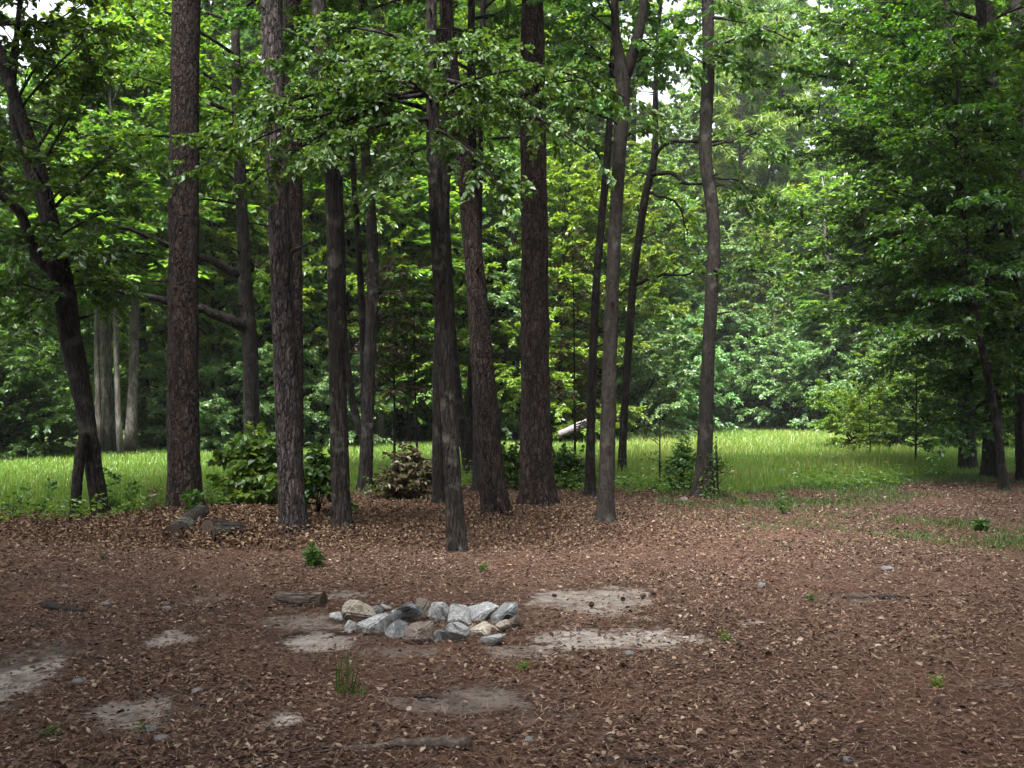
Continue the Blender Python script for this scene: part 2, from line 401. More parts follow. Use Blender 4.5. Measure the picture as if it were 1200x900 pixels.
def build_ground():
    xs = axis(320, -7.5, 7.5, .05); ys = axis(420, 3.4, 15.5, .05)
    ys = ys[ys > -80]
    X, Y = np.meshgrid(xs, ys); x = X.ravel(); y = Y.ravel()
    sd, tone = sand_fields(x, y)
    z = gh(x, y) - .018 * sd
    nx, ny = len(xs), len(ys)
    i = np.arange(ny - 1)[:, None] * nx; j = np.arange(nx - 1)[None]
    Q = np.stack([i + j, i + j + 1, i + nx + j + 1, i + nx + j], -1).reshape(-1, 4)
    me = mesh_np('ground', np.stack([x, y, z], 1), [Q], True)
    e = meadow_edge(x, y) + 1.0 * fnoise(x, y, 5, 4, 1.6)
    fe = far_edge(x, y) + 1.5 * fnoise(x, y, 6, 3, .5)
    gr = np.where(y > 2, sstep(-.6, .9, y - e) , 0)
    a = me.attributes.new('cover', 'FLOAT_COLOR', 'POINT')
    a.data.foreach_set('color', np.stack([sd, gr, tone, np.ones_like(x)], 1).astype(np.float32).ravel())
    m, nt = newmat('forest_floor'); k = NT(nt)
    tc = k.n('ShaderNodeTexCoord'); at = k.n('ShaderNodeAttribute', attribute_name='cover'); sp = k.n('ShaderNodeSeparateColor'); k.l(at, 'Color', sp, 0)
    n1 = k.n('ShaderNodeTexNoise', i_Scale=38.0, i_Detail=8.0, i_Roughness=.75); k.l(tc, 'Object', n1, 'Vector')
    n2 = k.n('ShaderNodeTexNoise', i_Scale=1.1, i_Detail=5.0); k.l(tc, 'Object', n2, 'Vector')
    n3 = k.n('ShaderNodeTexNoise', i_Scale=150.0, i_Detail=4.0, i_Roughness=.7); k.l(tc, 'Object', n3, 'Vector')
    r1 = k.ramp([(.28, (.024, .013, .009)), (.45, (.052, .029, .020)), (.6, (.092, .055, .039)), (.75, (.155, .105, .08))], n1, 'Fac')
    r2 = k.ramp([(.35, (.62, .62, .64)), (.65, (1.2, 1.08, 1.0))], n2, 'Fac')
    mx = k.n('ShaderNodeMix', data_type='RGBA', blend_type='MULTIPLY'); mx.inputs[0].default_value = 1; k.l(r1, 0, mx, 6); k.l(r2, 0, mx, 7)
    s1 = k.ramp([(0, (.06, .05, .045)), (.3, (.12, .102, .09)), (.6, (.225, .20, .18)), (1, (.37, .34, .31))], sp, 2)
    n4 = k.n('ShaderNodeTexNoise', i_Scale=6.0, i_Detail=7.0, i_Roughness=.7); k.l(tc, 'Object', n4, 'Vector')
    s2 = k.ramp([(.32, (.5, .48, .46)), (.68, (1.35, 1.35, 1.35))], n4, 'Fac')
    s3 = k.n('ShaderNodeMix', data_type='RGBA', blend_type='MULTIPLY'); s3.inputs[0].default_value = 1; k.l(s1, 0, s3, 6); k.l(s2, 0, s3, 7)
    # ragged sand edge: litter thins out over it
    ad = k.n('ShaderNodeMath', operation='ADD'); k.l(sp, 0, ad, 0)
    q = k.n('ShaderNodeMapRange', i_1=.3, i_2=.7, i_3=-.55, i_4=.45); k.l(n1, 'Fac', q, 0); qq = k.n('ShaderNodeTexNoise', i_Scale=9.0, i_Detail=8.0, i_Roughness=.72); k.l(tc, 'Object', qq, 'Vector'); q2 = k.n('ShaderNodeMapRange', i_1=.38, i_2=.62, i_3=-.6, i_4=.35); k.l(qq, 'Fac', q2, 0); q3 = k.n('ShaderNodeMath', operation='MULTIPLY_ADD'); k.l(q, 0, q3, 0); q3.inputs[1].default_value = .7; k.l(q2, 0, q3, 2); k.l(q3, 0, ad, 1)
    rs = k.ramp([(.25, (0, 0, 0)), (.75, (1, 1, 1))], ad)
    m2 = k.n('ShaderNodeMix', data_type='RGBA'); k.l(rs, 0, m2, 0); k.l(mx, 2, m2, 6); k.l(s3, 2, m2, 7)
    gcol = k.ramp([(.3, (.02, .032, .008)), (.6, (.05, .075, .016)), (.8, (.075, .09, .025))], n1, 'Fac')
    m3 = k.n('ShaderNodeMix', data_type='RGBA'); k.l(sp, 1, m3, 0); k.l(m2, 2, m3, 6); k.l(gcol, 0, m3, 7)
    bs = k.n('ShaderNodeBsdfPrincipled', i_Roughness=.95); bs.inputs['Specular IOR Level'].default_value = .15; k.l(m3, 2, bs, 'Base Color')
    sm = k.n('ShaderNodeMath', operation='MULTIPLY_ADD'); k.l(n3, 'Fac', sm, 0); sm.inputs[1].default_value = .4; k.l(n1, 'Fac', sm, 2)
    bu = k.n('ShaderNodeBump', i_Strength=.8, i_Distance=.02); k.l(sm, 0, bu, 'Height'); k.l(bu, 0, bs, 'Normal')
    o = k.n('ShaderNodeOutputMaterial'); k.l(bs, 0, o, 0)
    tag(obj('ground', me, m), 'brown forest floor with bare sandy patches running into a meadow', 'ground', kind='structure')

build_ground()

def sample_view(n, y0, y1, r, lo=-60, hi=1260, power=1.0):
    """points in the strip of ground the photo shows, even in area-ish (power 1) or denser near"""
    u = r.random(n)
    y = (y0 ** (2 - power) + u * (y1 ** (2 - power) - y0 ** (2 - power))) ** (1 / (2 - power)) if power != 2 else y0 * (y1 / y0) ** u
    px = r.uniform(lo, hi, n)
    return (px - 600) / F * y, y

def yaw_dirs(n, r, tilt=.25):
    a = r.uniform(0, 2 * PI, n)
    return nrm(np.stack([np.cos(a), np.sin(a), r.normal(0, tilt, n)], 1))

def build_litter():
    r = np.random.default_rng(21); mb = MB()
    x, y = sample_view(380000, 3.7, 24, r, power=.8)
    sd, _ = sand_fields(x, y)
    dens = .3 + .7 * sstep(-.35, .45, fnoise(x, y, 31, 3, 1.7))
    e = meadow_edge(x, y)
    keep = (r.random(len(x)) < dens * (1 - .82 * sstep(.1, .85, sd))) & (y < e + r.normal(0, .5, len(x)))
    x, y = x[keep], y[keep]; n = len(x)
    z = gh(x, y) + r.uniform(.003, .022, n)
    size = (.012 + .032 * r.random(n) ** 2.0) * np.where(r.random(n) < .05, 1.4, 1) * np.interp(y, [4, 10, 17], [1, 1.05, 1.15])
    up = nrm(np.array([0, 0, 1.]) + r.normal(0, .3, (n, 3)))
    leaves(mb, np.stack([x, y, z], 1), yaw_dirs(n, r, .3), up, size, r.uniform(.3, .7, (n, 1)), True, r.normal(0, .3, (n, 1)))
    tag(obj('leaf_litter', mb.mesh('leaf_litter'), M['litter']), 'dry fallen brown leaves strewn over the forest floor', 'leaf litter', kind='stuff')
    # pine straw
    mb = MB(); x, y = sample_view(150000, 3.7, 15, r, power=.7)
    sd, _ = sand_fields(x, y); keep = (r.random(len(x)) < (1 - .75 * sstep(.15, .9, sd))) & (y < meadow_edge(x, y) + .2)
    x, y = x[keep], y[keep]; n = len(x); d = yaw_dirs(n, r, .12); L = r.uniform(.05, .13, n)[:, None]; w = np.interp(y, [4, 15], [.0014, .0045])[:, None]
    p = np.stack([x, y, gh(x, y) + r.uniform(.006, .02, n)], 1); sdv = nrm(np.cross(d, [0, 0, 1.]))
    V = np.stack([p - sdv * w, p + sdv * w, p + d * L], 1); b = np.arange(n)[:, None] * 3
    mb.add(V, [b + [0, 1, 2]])
    tag(obj('pine_straw', mb.mesh('pine_straw'), M['straw']), 'reddish fallen pine needles scattered among the dry leaves', 'pine straw', kind='stuff')
    # deeper drift of dead leaves around the feet of the trees
    mb = MB(); x, y = sample_view(160000, 10.3, 17.5, r, lo=-40, hi=880, power=.3)
    px, py = to_px(x, y)
    w = np.exp(-((px - 250) / 130) ** 2 - ((py - 625) / 26) ** 2) * 1.2 + .55 * np.exp(-((px - 60) / 110) ** 2 - ((py - 618) / 18) ** 2) + .5 * np.exp(-((px - 540) / 260) ** 2 - ((py - 615) / 34) ** 2)
    keep = r.random(len(x)) < np.clip(w * (.6 + .8 * sstep(-.3, .4, fnoise(x, y, 41, 3, 2.2))), 0, 1)
    x, y, w = x[keep], y[keep], w[keep]; n = len(x)
    z = gh(x, y) + r.random(n) ** 2 * .14 * np.clip(w, 0, 1) + .005
    leaves(mb, np.stack([x, y, z], 1), yaw_dirs(n, r, .5), nrm(np.array([0, 0, .8]) + r.normal(0, .7, (n, 3))), r.uniform(.02, .052, n), .6, True, .3)
    tag(obj('leaf_drift', mb.mesh('leaf_drift'), M['drift']), 'loose dead leaves heaped up around the feet of the trees', 'leaf litter', kind='stuff')

build_litter()

def blades(mb, x, y, h, r, w=.012, lean=.35):
    n = len(x); p = np.stack([x, y, gh(x, y) - .01], 1); a = r.uniform(0, 2 * PI, n)
    sd = np.stack([np.cos(a), np.sin(a), np.zeros(n)], 1); b = r.uniform(0, 2 * PI, n); ln = np.abs(r.normal(0, lean, n))
    ld = np.stack([np.cos(b) * ln, np.sin(b) * ln, np.zeros(n)], 1); H = h[:, None]; W = np.broadcast_to(np.asarray(w), (n,))[:, None]
    up = np.array([0, 0, 1.])
    mid = p + up * H * .6 + ld * H * .35; tip = p + up * H * (1 - .25 * ln[:, None]) + ld * H
    V = np.stack([p - sd * W, p + sd * W, mid + sd * W * .75, tip, mid - sd * W * .75], 1); k = np.arange(n)[:, None] * 5
    mb.add(V, [np.concatenate([k + [0, 1, 2, 4]]), k + [4, 2, 3]])

def build_seedlings():
    r = np.random.default_rng(15); mb = MB(); x, y = sample_view(2600, 12.4, 24, r, lo=-40, hi=1240, power=1)
    e = meadow_edge(x, y); keep = (np.abs(y - e) < .9 + .6 * r.random(len(x))) & (fnoise(x, y, 16, 3, 1.1) > -.1); x, y = x[keep], y[keep]; n = len(x); K = 22
    hh = r.uniform(.05, .38, n) * np.where(r.random(n) < .2, 1.5, 1); p = np.stack([x, y, gh(x, y)], 1)
    a = r.uniform(0, 2 * PI, (n, K)); u = r.uniform(.2, 1, (n, K)); rad = hh[:, None] * .45 * r.uniform(.2, 1, (n, K))
    pos = p[:, None] + np.stack([np.cos(a) * rad, np.sin(a) * rad, u * hh[:, None]], -1)
    ld = nrm(np.stack([np.cos(a), np.sin(a), r.uniform(-.4, .5, (n, K))], -1)); up = nrm(np.array([0, 0, 1.]) + r.normal(0, .4, (n, K, 3)))
    leaves(mb, pos.reshape(-1, 3), ld.reshape(-1, 3), up.reshape(-1, 3), r.uniform(.03, .085, n * K), .55, True)
    tag(obj('ground_cover', mb.mesh('ground_cover'), M['leaf_mid']), 'low leafy seedlings along the edge of the meadow', 'ground cover', kind='stuff')
build_seedlings()

def build_grass():
    r = np.random.default_rng(5)
    mb = MB(); x, y = sample_view(560000, 12.6, 54, r, lo=-80, hi=1280, power=1.15)
    e = meadow_edge(x, y) + .8 * fnoise(x, y, 5, 4, 1.6); fe = far_edge(x, y) + 1.0
    keep = (y > e + np.abs(r.normal(0, .25, len(x)))) & (y < fe) & (r.random(len(x)) < .45 + .55 * sstep(-.5, .4, fnoise(x, y, 8, 3, 1.2)))
    px, _ = to_px(x, y)
    right = sstep(780, 860, px)
    path = np.exp(-((px - 980) / 90) ** 2 - ((y - 20.2) / .9) ** 2)            # the trodden streak on the right
    keep &= r.random(len(x)) > path * .85
    x, y, right = x[keep], y[keep], right[keep]; n = len(x)
    ramp = sstep(0, 3.5, y - meadow_edge(x, y))
    h = r.uniform(.08, .22, n) * (.45 + .55 * ramp) * (1 + right * ramp * .4) * (1 + .5 * sstep(25, 34, y) * r.random(n))
    blades(mb, x, y, h, r, np.interp(y, [12, 50], [.0045, .014]))
    tag(obj('meadow_grass', mb.mesh('meadow_grass'), M['grass']), 'bright green meadow grass in the clearing behind the trees', 'grass', kind='stuff')
    mb = MB(); x, y = sample_view(60000, 18, 53, r, lo=640, hi=1130, power=1)
    px, _ = to_px(x, y); keep = (y > meadow_edge(x, y) + 2.2) & (y < far_edge(x, y) + 1) & (r.random(len(x)) < sstep(660, 830, px) * sstep(1120, 1000, px) * sstep(-.3, .3, fnoise(x, y, 18, 3, .9)))
    x, y = x[keep], y[keep]; n = len(x)
    blades(mb, x, y, r.uniform(.15, .42, n), r, np.interp(y, [18, 40], [.006, .013]), .3)
    tag(obj('tall_grass', mb.mesh('tall_grass'), M['grass_pale']), 'tall pale seeding grass at the right of the clearing', 'grass', kind='stuff')
    # thin short grass creeping over the forest floor on the right
    mb = MB(); x, y = sample_view(150000, 9, 24, r, lo=770, hi=1260, power=.6)
    px, py = to_px(x, y); e = meadow_edge(x, y)
    w = .95 * sstep(-5.0, -.3, y - e) * sstep(-.3, .3, fnoise(x, y, 51, 4, 1.6)) + .9 * np.exp(-((px - 1050) / 110) ** 2 - ((py - 622) / 12) ** 2) * sstep(-.2, .3, fnoise(x, y, 52, 3, 2.5)) + np.exp(-((px - 1190) / 40) ** 2 - ((py - 636) / 8) ** 2) * .7
    keep = (r.random(len(x)) < w) & (y < e + .6); x, y = x[keep], y[keep]
    blades(mb, x, y, r.uniform(.03, .10, len(x)), r, .006, .6)
    tag(obj('sparse_grass', mb.mesh('sparse_grass'), M['grass_dull']), 'thin short grass spreading over the brown floor on the right', 'grass', kind='stuff')

build_grass()

# ------------------------------------------------------------------ trees near the camera
def trunk_path(px_path, Y, top, n=64, rsc=1.0, lean_y=0.0, keep=.6):
    pts = []; rad = []
    for (px, py, w) in px_path:
        y = Y
        pts.append(P(px, py, y)); rad.append(w / F * y / 2 * rsc)
    pts = np.array(pts); rad = np.array(rad)
    g = float(gh(pts[0, 0], Y)); pts[0, 2] = g - .06
    pts[:, 1] += lean_y * (pts[:, 2] - pts[0, 2])
    if top > pts[-1, 2] + .5:
        d = nrm(pts[-1] - pts[-2]); d = nrm(np.array([d[0] * keep, d[1], d[2]]))
        L = (top - pts[-1, 2]) / d[2]
        pts = np.vstack([pts, pts[-1] + d * L * .5 + [.08, 0, 0], pts[-1] + d * L]); rad = np.concatenate([rad, [rad[-1] * .72, max(.02, rad[-1] * .3)]])
    q = smooth_path(np.column_stack([pts, rad]), n, 1.7)
    q[0, 2] = pts[0, 2]
    return q[:, :3], np.maximum(q[:, 3], .006)

def at_height(pts, rad, z):
    i = np.clip(np.searchsorted(pts[:, 2], z), 1, len(pts) - 1); a, b = pts[i - 1], pts[i]
    t = np.clip((z - a[2]) / max(b[2] - a[2], 1e-6), 0, 1)
    return a * (1 - t) + b * t, rad[i - 1] * (1 - t) + rad[i] * t

TREES = {}
def tree(key, name, label, px_path, Y, top, bark, leaf=None, limbs_px=(), auto=None, fol=None, sides=24, flare=.5, seed=1, group=None, rough=.05, forks=(), bare=(), lean_y=0.0, keep=.6, far_needles=None):
    """limbs_px: (py on trunk, px end, py end, dy end, radius);  auto: (n, z0, z1, reach, elev0, elev1, az0, az1)"""
    r = np.random.default_rng(1000 + seed)
    pts, rad = trunk_path(px_path, Y, top, lean_y=lean_y, keep=keep)
    base = np.array([pts[0, 0], pts[0, 1], float(gh(pts[0, 0], pts[0, 1]))])
    root = thing(name, label, 'tree', base, group)
    wmb = MB(); lmb = MB()
    # densify near the base for the root flare
    tube(wmb, pts, rad, sides, rough, flare, seed)
    for f in forks:
        fp = []
        for (px, py, w, dy) in f: fp.append([*P(px, py, Y + dy + lean_y * 3), w / F * Y / 2])
        fp = np.array(fp); d = nrm(fp[-1, :3] - fp[-2, :3]); fp = np.vstack([fp, [*(fp[-1, :3] + d * 3), fp[-1, 3] * .35]]) if fp[-1, 2] > 5.5 else fp
        q = smooth_path(fp, 18); tube(wmb, q[:, :3], np.maximum(q[:, 3], .006), 10, rough, 0, seed + 5)
    limbs = []
    def add_limb(p0, p1, r0, leafy=True, sag=.06, sub=True):
        L = limb_pts(p0, p1, r, sag); n = len(L)
        tube(wmb, L, np.linspace(r0, .006, n), 6, .04, 0, seed)
        if leafy:
            limbs.append(L)
            if sub:
                for t in (.3, .45, .6, .75, .88):
                    i = int(t * (n - 1)); g = nrm(L[min(i + 1, n - 1)] - L[i - 1]); sd = nrm(np.cross(g, [0, 0, 1.])) * (1 if r.random() < .5 else -1)
                    ll = np.linalg.norm(p1 - p0) * r.uniform(.25, .45) * (1.15 - t)
                    e = L[i] + nrm(g * .7 + sd * r.uniform(.5, 1.1) + np.array([0, 0, r.normal(.05, .2)])) * ll
                    sL = limb_pts(L[i], e, r, .03, .05, 5); tube(wmb, sL, np.linspace(r0 * .4, .004, 5), 4, 0, 0, seed); limbs.append(sL)
    for (py0, px1, py1, dy, r0, *o) in limbs_px:
        z = HC + (HOR - py0) / F * Y; p0, _ = at_height(pts, rad, z)
        add_limb(p0, P(px1, py1, Y + dy), r0, True, *(o[:1] or [.06]))
    for line in bare:                       # (r0, leafy, [(px,py,dy)...])
        r0, leafy, q = line
        q = np.array([P(a, b, Y + c) for a, b, c in q]); q = smooth_path(q, max(6, 3 * len(q)))
        q[1:] += r.normal(0, .012, q[1:].shape)
        tube(wmb, q, np.linspace(r0, max(.005, r0 * .25), len(q)), 7, .05, 0, seed)
        if leafy: limbs.append(q)
        if r0 < .049 or leafy:
            for t in (.35, .5, .62, .74, .85, .94):
                i = int(t * (len(q) - 1)); g = nrm(q[min(i + 1, len(q) - 1)] - q[i - 1]); sdv = nrm(np.cross(g, [0, 1., 0])) * (1 if r.random() < .6 else -1)
                e = q[i] + nrm(g + sdv * r.uniform(.4, 1) + r.normal(0, .25, 3)) * r.uniform(.25, .6); sL = limb_pts(q[i], e, r, .03, .06, 6); tube(wmb, sL, np.linspace(r0 * .3, .003, 6), 4, 0, 0, seed); limbs.append(sL)
    if auto:
        for (n, z0, z1, reach, e0, e1, a0, a1) in auto:
            for k in range(n):
                t = (k + r.random()) / n; z = z0 + (z1 - z0) * t; p0, rr = at_height(pts, rad, z)
                az = r.uniform(a0, a1); el = e0 + (e1 - e0) * t + r.normal(0, .1); L = reach * r.uniform(.6, 1.1) * (1 - .35 * t)
                add_limb(p0, p0 + np.array([math.cos(az) * math.cos(el), math.sin(az) * math.cos(el), math.sin(el)]) * L, min(rr * .5, .012 + .014 * L))
    for q in range(7 if sides > 5 and top > 8 else 0):
        z = r.uniform(2.2, 8.0); p0, rr = at_height(pts, rad, z); az = r.uniform(0, FULL); L = rr + r.uniform(.03, .32); e = p0 + np.array([math.cos(az), math.sin(az), r.uniform(-.1, .5)]) * L
        tube(wmb, limb_pts(p0, e, r, 0, .05, 4), np.linspace(rr * .22 + .006, .006, 4), 5)
    wood = obj('trunk', wmb.mesh('trunk', base, True), M[bark], root)
    cnt = 0
    if leaf and limbs:
        cnt = foliage(lmb, MB(), limbs, r, **dict(dict(twigs=False), **(fol or {})))
        obj('crown', lmb.mesh('crown', base), M[leaf], root)
    TREES[key] = root
    print('tree', key, 'leaves', cnt)
    return root

NEEDLE = dict(per_m=4.5, tl=.7, nl=9, ls=.42, lw=.2, needle=True, tmin=.35, droop=.1)
FULL = 2 * PI
OAK = dict(per_m=6, tl=.5, nl=34, ls=.072, lw=.62, rich=True, flat=.5, droop=.25, tmin=.15)
MID = dict(per_m=6, tl=.55, nl=20, ls=.11, lw=.6, flat=.5, droop=.2, tmin=.15)
PINE_AUTO = lambda z0, z1, reach=3.6: [(22, z0, z1, reach, .1, .7, 0, FULL)]

# the big pines
tree('A', 'pine_tree', 'tall straight reddish barked pine at the meadow edge with two cut logs at its foot', [(217, 606, 40), (216, 560, 37), (215, 480, 36), (215, 330, 34), (216, 160, 33), (218, 0, 31)], 13.4, 19, 'pine_bark', 'needles', auto=PINE_AUTO(11, 18.5), fol=NEEDLE, seed=1, flare=.45)
tree('B', 'pine_tree', 'grey plated pine trunk with leafy green bush at its foot', [(344, 632, 34), (342, 590, 30), (337, 480, 28), (330, 330, 26), (324, 170, 25), (319, 0, 24)], 11.4, 20, 'pine_bark_grey', 'needles', auto=PINE_AUTO(10.5, 19.5), fol=NEEDLE, seed=2)
tree('Bb', 'pine_tree', 'reddish pine trunk half hidden right behind the grey plated pine', [(343, 585, 24), (343, 400, 23), (343, 200, 22), (342, 0, 20)], 16.2, 20, 'pine_bark', 'needles', auto=PINE_AUTO(12, 19.5), fol=NEEDLE, seed=3)
tree('G', 'pine_tree', 'thickest dark pine in the middle of the stand, perfectly upright', [(630, 592, 41), (628, 550, 37), (627, 450, 34), (626, 300, 32), (625, 150, 30), (624, 0, 26)], 14.9, 19.5, 'pine_bark', 'needles', auto=PINE_AUTO(12.5, 19), fol=NEEDLE, seed=4)
tree('F', 'pine_tree', 'dark pine leaning left with a thin root flaring at its right foot', [(583, 608, 34), (577, 560, 30), (570, 480, 28), (558, 340, 23), (549, 240, 20), (538, 160, 18), (527, 60, 17), (522, 0, 16)], 13.2, 18, 'pine_bark', 'needles', auto=PINE_AUTO(11, 17.5, 3), fol=NEEDLE, seed=5, bare=[(.05, False, [(586, 585, -.2), (592, 598, -.3), (604, 609, -.45)])])
# oak of the middle with the pale foliage across the top
tree('E', 'oak_tree', 'slender oak standing nearest the rocks, its leafy boughs across the top', [(536, 643, 24), (533, 600, 21), (527, 500, 19), (519, 380, 17.5), (513, 270, 17), (507, 130, 15), (506, 0, 12)], 10.4, 13, 'bark', 'leaf_oak',
     limbs_px=[(95, 255, 150, -.2, .03), (100, 330, 70, -1.0, .03), (110, 225, 205, .2, .028), (120, 440, 85, -1.6, .02), (90, 690, 175, -.2, .028), (120, 610, 85, -1.0, .025), (60, 380, 30, .6, .03), (140, 350, 185, -1.1, .022), (150, 590, 225, -1.0, .02),
               (60, 740, 110, .5, .025), (170, 440, 215, -.8, .015), (70, 560, 50, -1.3, .022), (130, 290, 120, 1.2, .025), (100, 650, 140, 1.4, .025), (80, 430, 60, .9, .025), (110, 205, 175, .9, .025), (105, 370, 130, 1.6, .022), (115, 570, 160, 1.8, .022), (150, 400, 160, .9, .02), (100, 300, 215, .3, .02)],
     auto=[(16, 7, 12.5, 2.6, .3, .9, 0, FULL)], fol=OAK, seed=6, flare=.3)
tree('C', 'oak_tree', 'straight grey brown trunk standing right of the leafy bush', [(402, 628, 25), (400, 590, 22), (397, 480, 20), (393, 330, 18), (388, 190, 17), (380, 80, 16), (373, 0, 15)], 11.7, 16, 'bark', 'leaf_oak', limbs_px=[(160, 350, 60, .6, .025), (120, 470, 20, .8, .025), (60, 280, 20, .5, .025)], auto=[(16, 7.5, 15, 3, .2, .8, 0, FULL)], fol=dict(OAK, per_m=5), seed=7)
# slender trunks between
tree('Da', 'hardwood_tree', 'slim trunk of the crossing pair, leaning right, behind the brown shrub', [(427, 574, 17), (430, 520, 15), (433, 430, 14), (437, 330, 13), (435, 250, 12), (429, 190, 11), (424, 60, 9), (424, 0, 8)], 17.3, 14, 'bark', 'leaf_dark', auto=[(14, 6, 13, 2.6, .1, .7, 0, FULL)], fol=MID, seed=8)
tree('Db', 'hardwood_tree', 'thin bowed dark stem crossing low behind the slim leaning trunk', [(436, 572, 10), (426, 520, 9), (412, 466, 9), (403, 390, 8), (401, 300, 8), (398, 200, 7), (396, 60, 6)], 17.8, 12, 'bark_dark', 'leaf_dark', auto=[(10, 5.5, 11, 2.2, .1, .6, 0, FULL)], fol=MID, seed=9)
tree('Dc', 'hardwood_tree', 'thin dark stem rising close beside the slim leaning trunk', [(430, 566, 8), (427, 480, 8), (425, 380, 8), (418, 260, 7), (413, 190, 6), (405, 60, 5)], 18.8, 12, 'bark_dark', 'leaf_dark', auto=[(10, 6.5, 11, 2.2, .1, .6, 0, FULL)], fol=MID, seed=10)
tree('Eb', 'hardwood_tree', 'dark upright trunk close behind the slender oak', [(514, 590, 16), (514, 500, 15), (515, 400, 14), (520, 280, 11), (523, 180, 10), (524, 0, 8)], 15.1, 14, 'bark_dark', 'leaf_dark', auto=[(14, 6.4, 13, 2.6, .1, .7, 0, FULL)], fol=MID, seed=11)
tree('Ec', 'hardwood_tree', 'thin left leaning stem seen between the slender oak and leaning pine', [(549, 548, 12), (541, 500, 10), (535, 440, 9), (530, 380, 8), (526, 300, 7), (521, 190, 6)], 22.5, 15, 'bark_dark', 'leaf_mid', auto=[(14, 6, 14, 2.8, .1, .7, 0, FULL)], fol=MID, seed=12)
tree('Fb', 'hardwood_tree', 'dark trunk at the back seen left of the leaning pine', [(549, 553, 13), (551, 490, 11), (555, 400, 10), (560, 300, 9), (562, 150, 8)], 20.8, 16, 'bark_dark', 'leaf_mid', auto=[(14, 6.5, 15, 2.8, .1, .7, 0, FULL)], fol=MID, seed=13)
tree('Fc', 'hardwood_tree', 'dark stem hugging the left edge of the leaning pine', [(562, 575, 17), (561, 500, 14), (558, 400, 12), (556, 250, 10), (552, 100, 9)], 17.2, 15, 'bark_dark', 'leaf_dark', auto=[(12, 7, 14, 2.6, .1, .7, 0, FULL)], fol=MID, seed=14)
tree('Ha', 'hardwood_tree', 'thin dark trunk just left of the forked grey tree', [(692, 580, 14), (692, 530, 11), (694, 440, 10), (699, 330, 9), (704, 270, 8.5), (713, 165, 8), (718, 60, 6)], 16.5, 13, 'bark_dark', 'leaf_oak', limbs_px=[(200, 660, 120, .3, .02), (170, 780, 150, .4, .02), (120, 690, 60, 0, .02)], auto=[(12, 6, 12, 2.4, .1, .7, 0, FULL)], fol=MID, seed=15)
tree('Hb', 'hardwood_tree', 'grey lichened tree that forks into two stems near the top', [(708, 616, 24), (710, 580, 19), (714, 450, 17), (718, 330, 15.5), (723, 230, 15), (729, 130, 16), (730, 92, 16), (722, 40, 10), (720, 0, 9)], 12.4, 12, 'bark_smooth', 'leaf_oak',
     forks=[[(730, 100, 14, 0), (740, 70, 13, .05), (752, 25, 12, .1), (756, -20, 10, .1), (764, -160, 8, .2)]],
     limbs_px=[(80, 660, 60, .4, .02), (40, 640, -10, .3, .02), (60, 800, 70, .5, .012), (20, 690, -40, -.3, .02), (150, 665, 110, -.6, .016), (130, 790, 30, .2, .012)], auto=[(10, 6.3, 11, 2.4, .2, .9, 0, FULL)], fol=dict(OAK, per_m=5.5), seed=16)
tree('Hc', 'hardwood_tree', 'crooked thin dark tree with curved bare branches reaching right', [(729, 558, 12), (730, 520, 9.5), (735, 430, 9), (742, 330, 9), (747, 290, 9), (757, 225, 9), (767, 183, 8), (768, 120, 6), (770, 50, 4.5), (775, 0, 4)], 20.8, 14, 'bark_dark', 'leaf_mid',
     bare=[(.06, False, [(763, 205, 0), (785, 202, -.3), (802, 214, -.6), (822, 215, -.8), (850, 216, -1)]), (.045, False, [(768, 185, 0), (778, 170, -.2), (800, 166, -.4), (835, 166, -.6), (865, 165, -.7), (900, 147, -.9)]), (.04, False, [(757, 225, 0), (790, 236, -.2), (800, 252, -.2), (806, 275, -.2)]), (.05, True, [(743, 335, 0), (770, 324, -.3), (800, 322, -.6), (822, 316, -.9)])],
     limbs_px=[(100, 830, 20, .2, .02), (60, 700, 20, .5, .02)], auto=[(8, 9, 13, 2, .1, .7, 0, FULL)], fol=dict(MID, per_m=4), seed=17)
tree('I', 'hardwood_tree', 'solitary gently curved grey trunk at the edge of the open clearing', [(824, 581, 30), (825, 555, 22), (826, 520, 18), (829, 440, 16), (834, 340, 15), (837, 295, 15), (834, 235, 15), (827, 185, 15), (828, 130, 15), (831, 60, 14.5), (829, 0, 14)], 16.3, 17, 'bark_smooth', 'leaf_oak',
     bare=[(.03, True, [(834, 315, 0), (852, 322, -.4), (872, 316, -.8), (905, 326, -1)]), (.025, False, [(830, 170, 0), (855, 166, -.3), (868, 163, -.4), (895, 148, -.8)]), (.02, False, [(832, 208, 0), (865, 212, .3), (880, 224, .4)])],
     limbs_px=[(60, 890, 40, -.5, .03), (40, 870, 90, -.4, .03), (20, 950, 60, -1, .03), (80, 800, 60, -.3, .016), (60, 900, 110, .4, .02)], auto=[(14, 9, 16, 2.8, .1, .8, 0, FULL)], fol=dict(MID, per_m=5), seed=18, flare=.3, rough=.03)
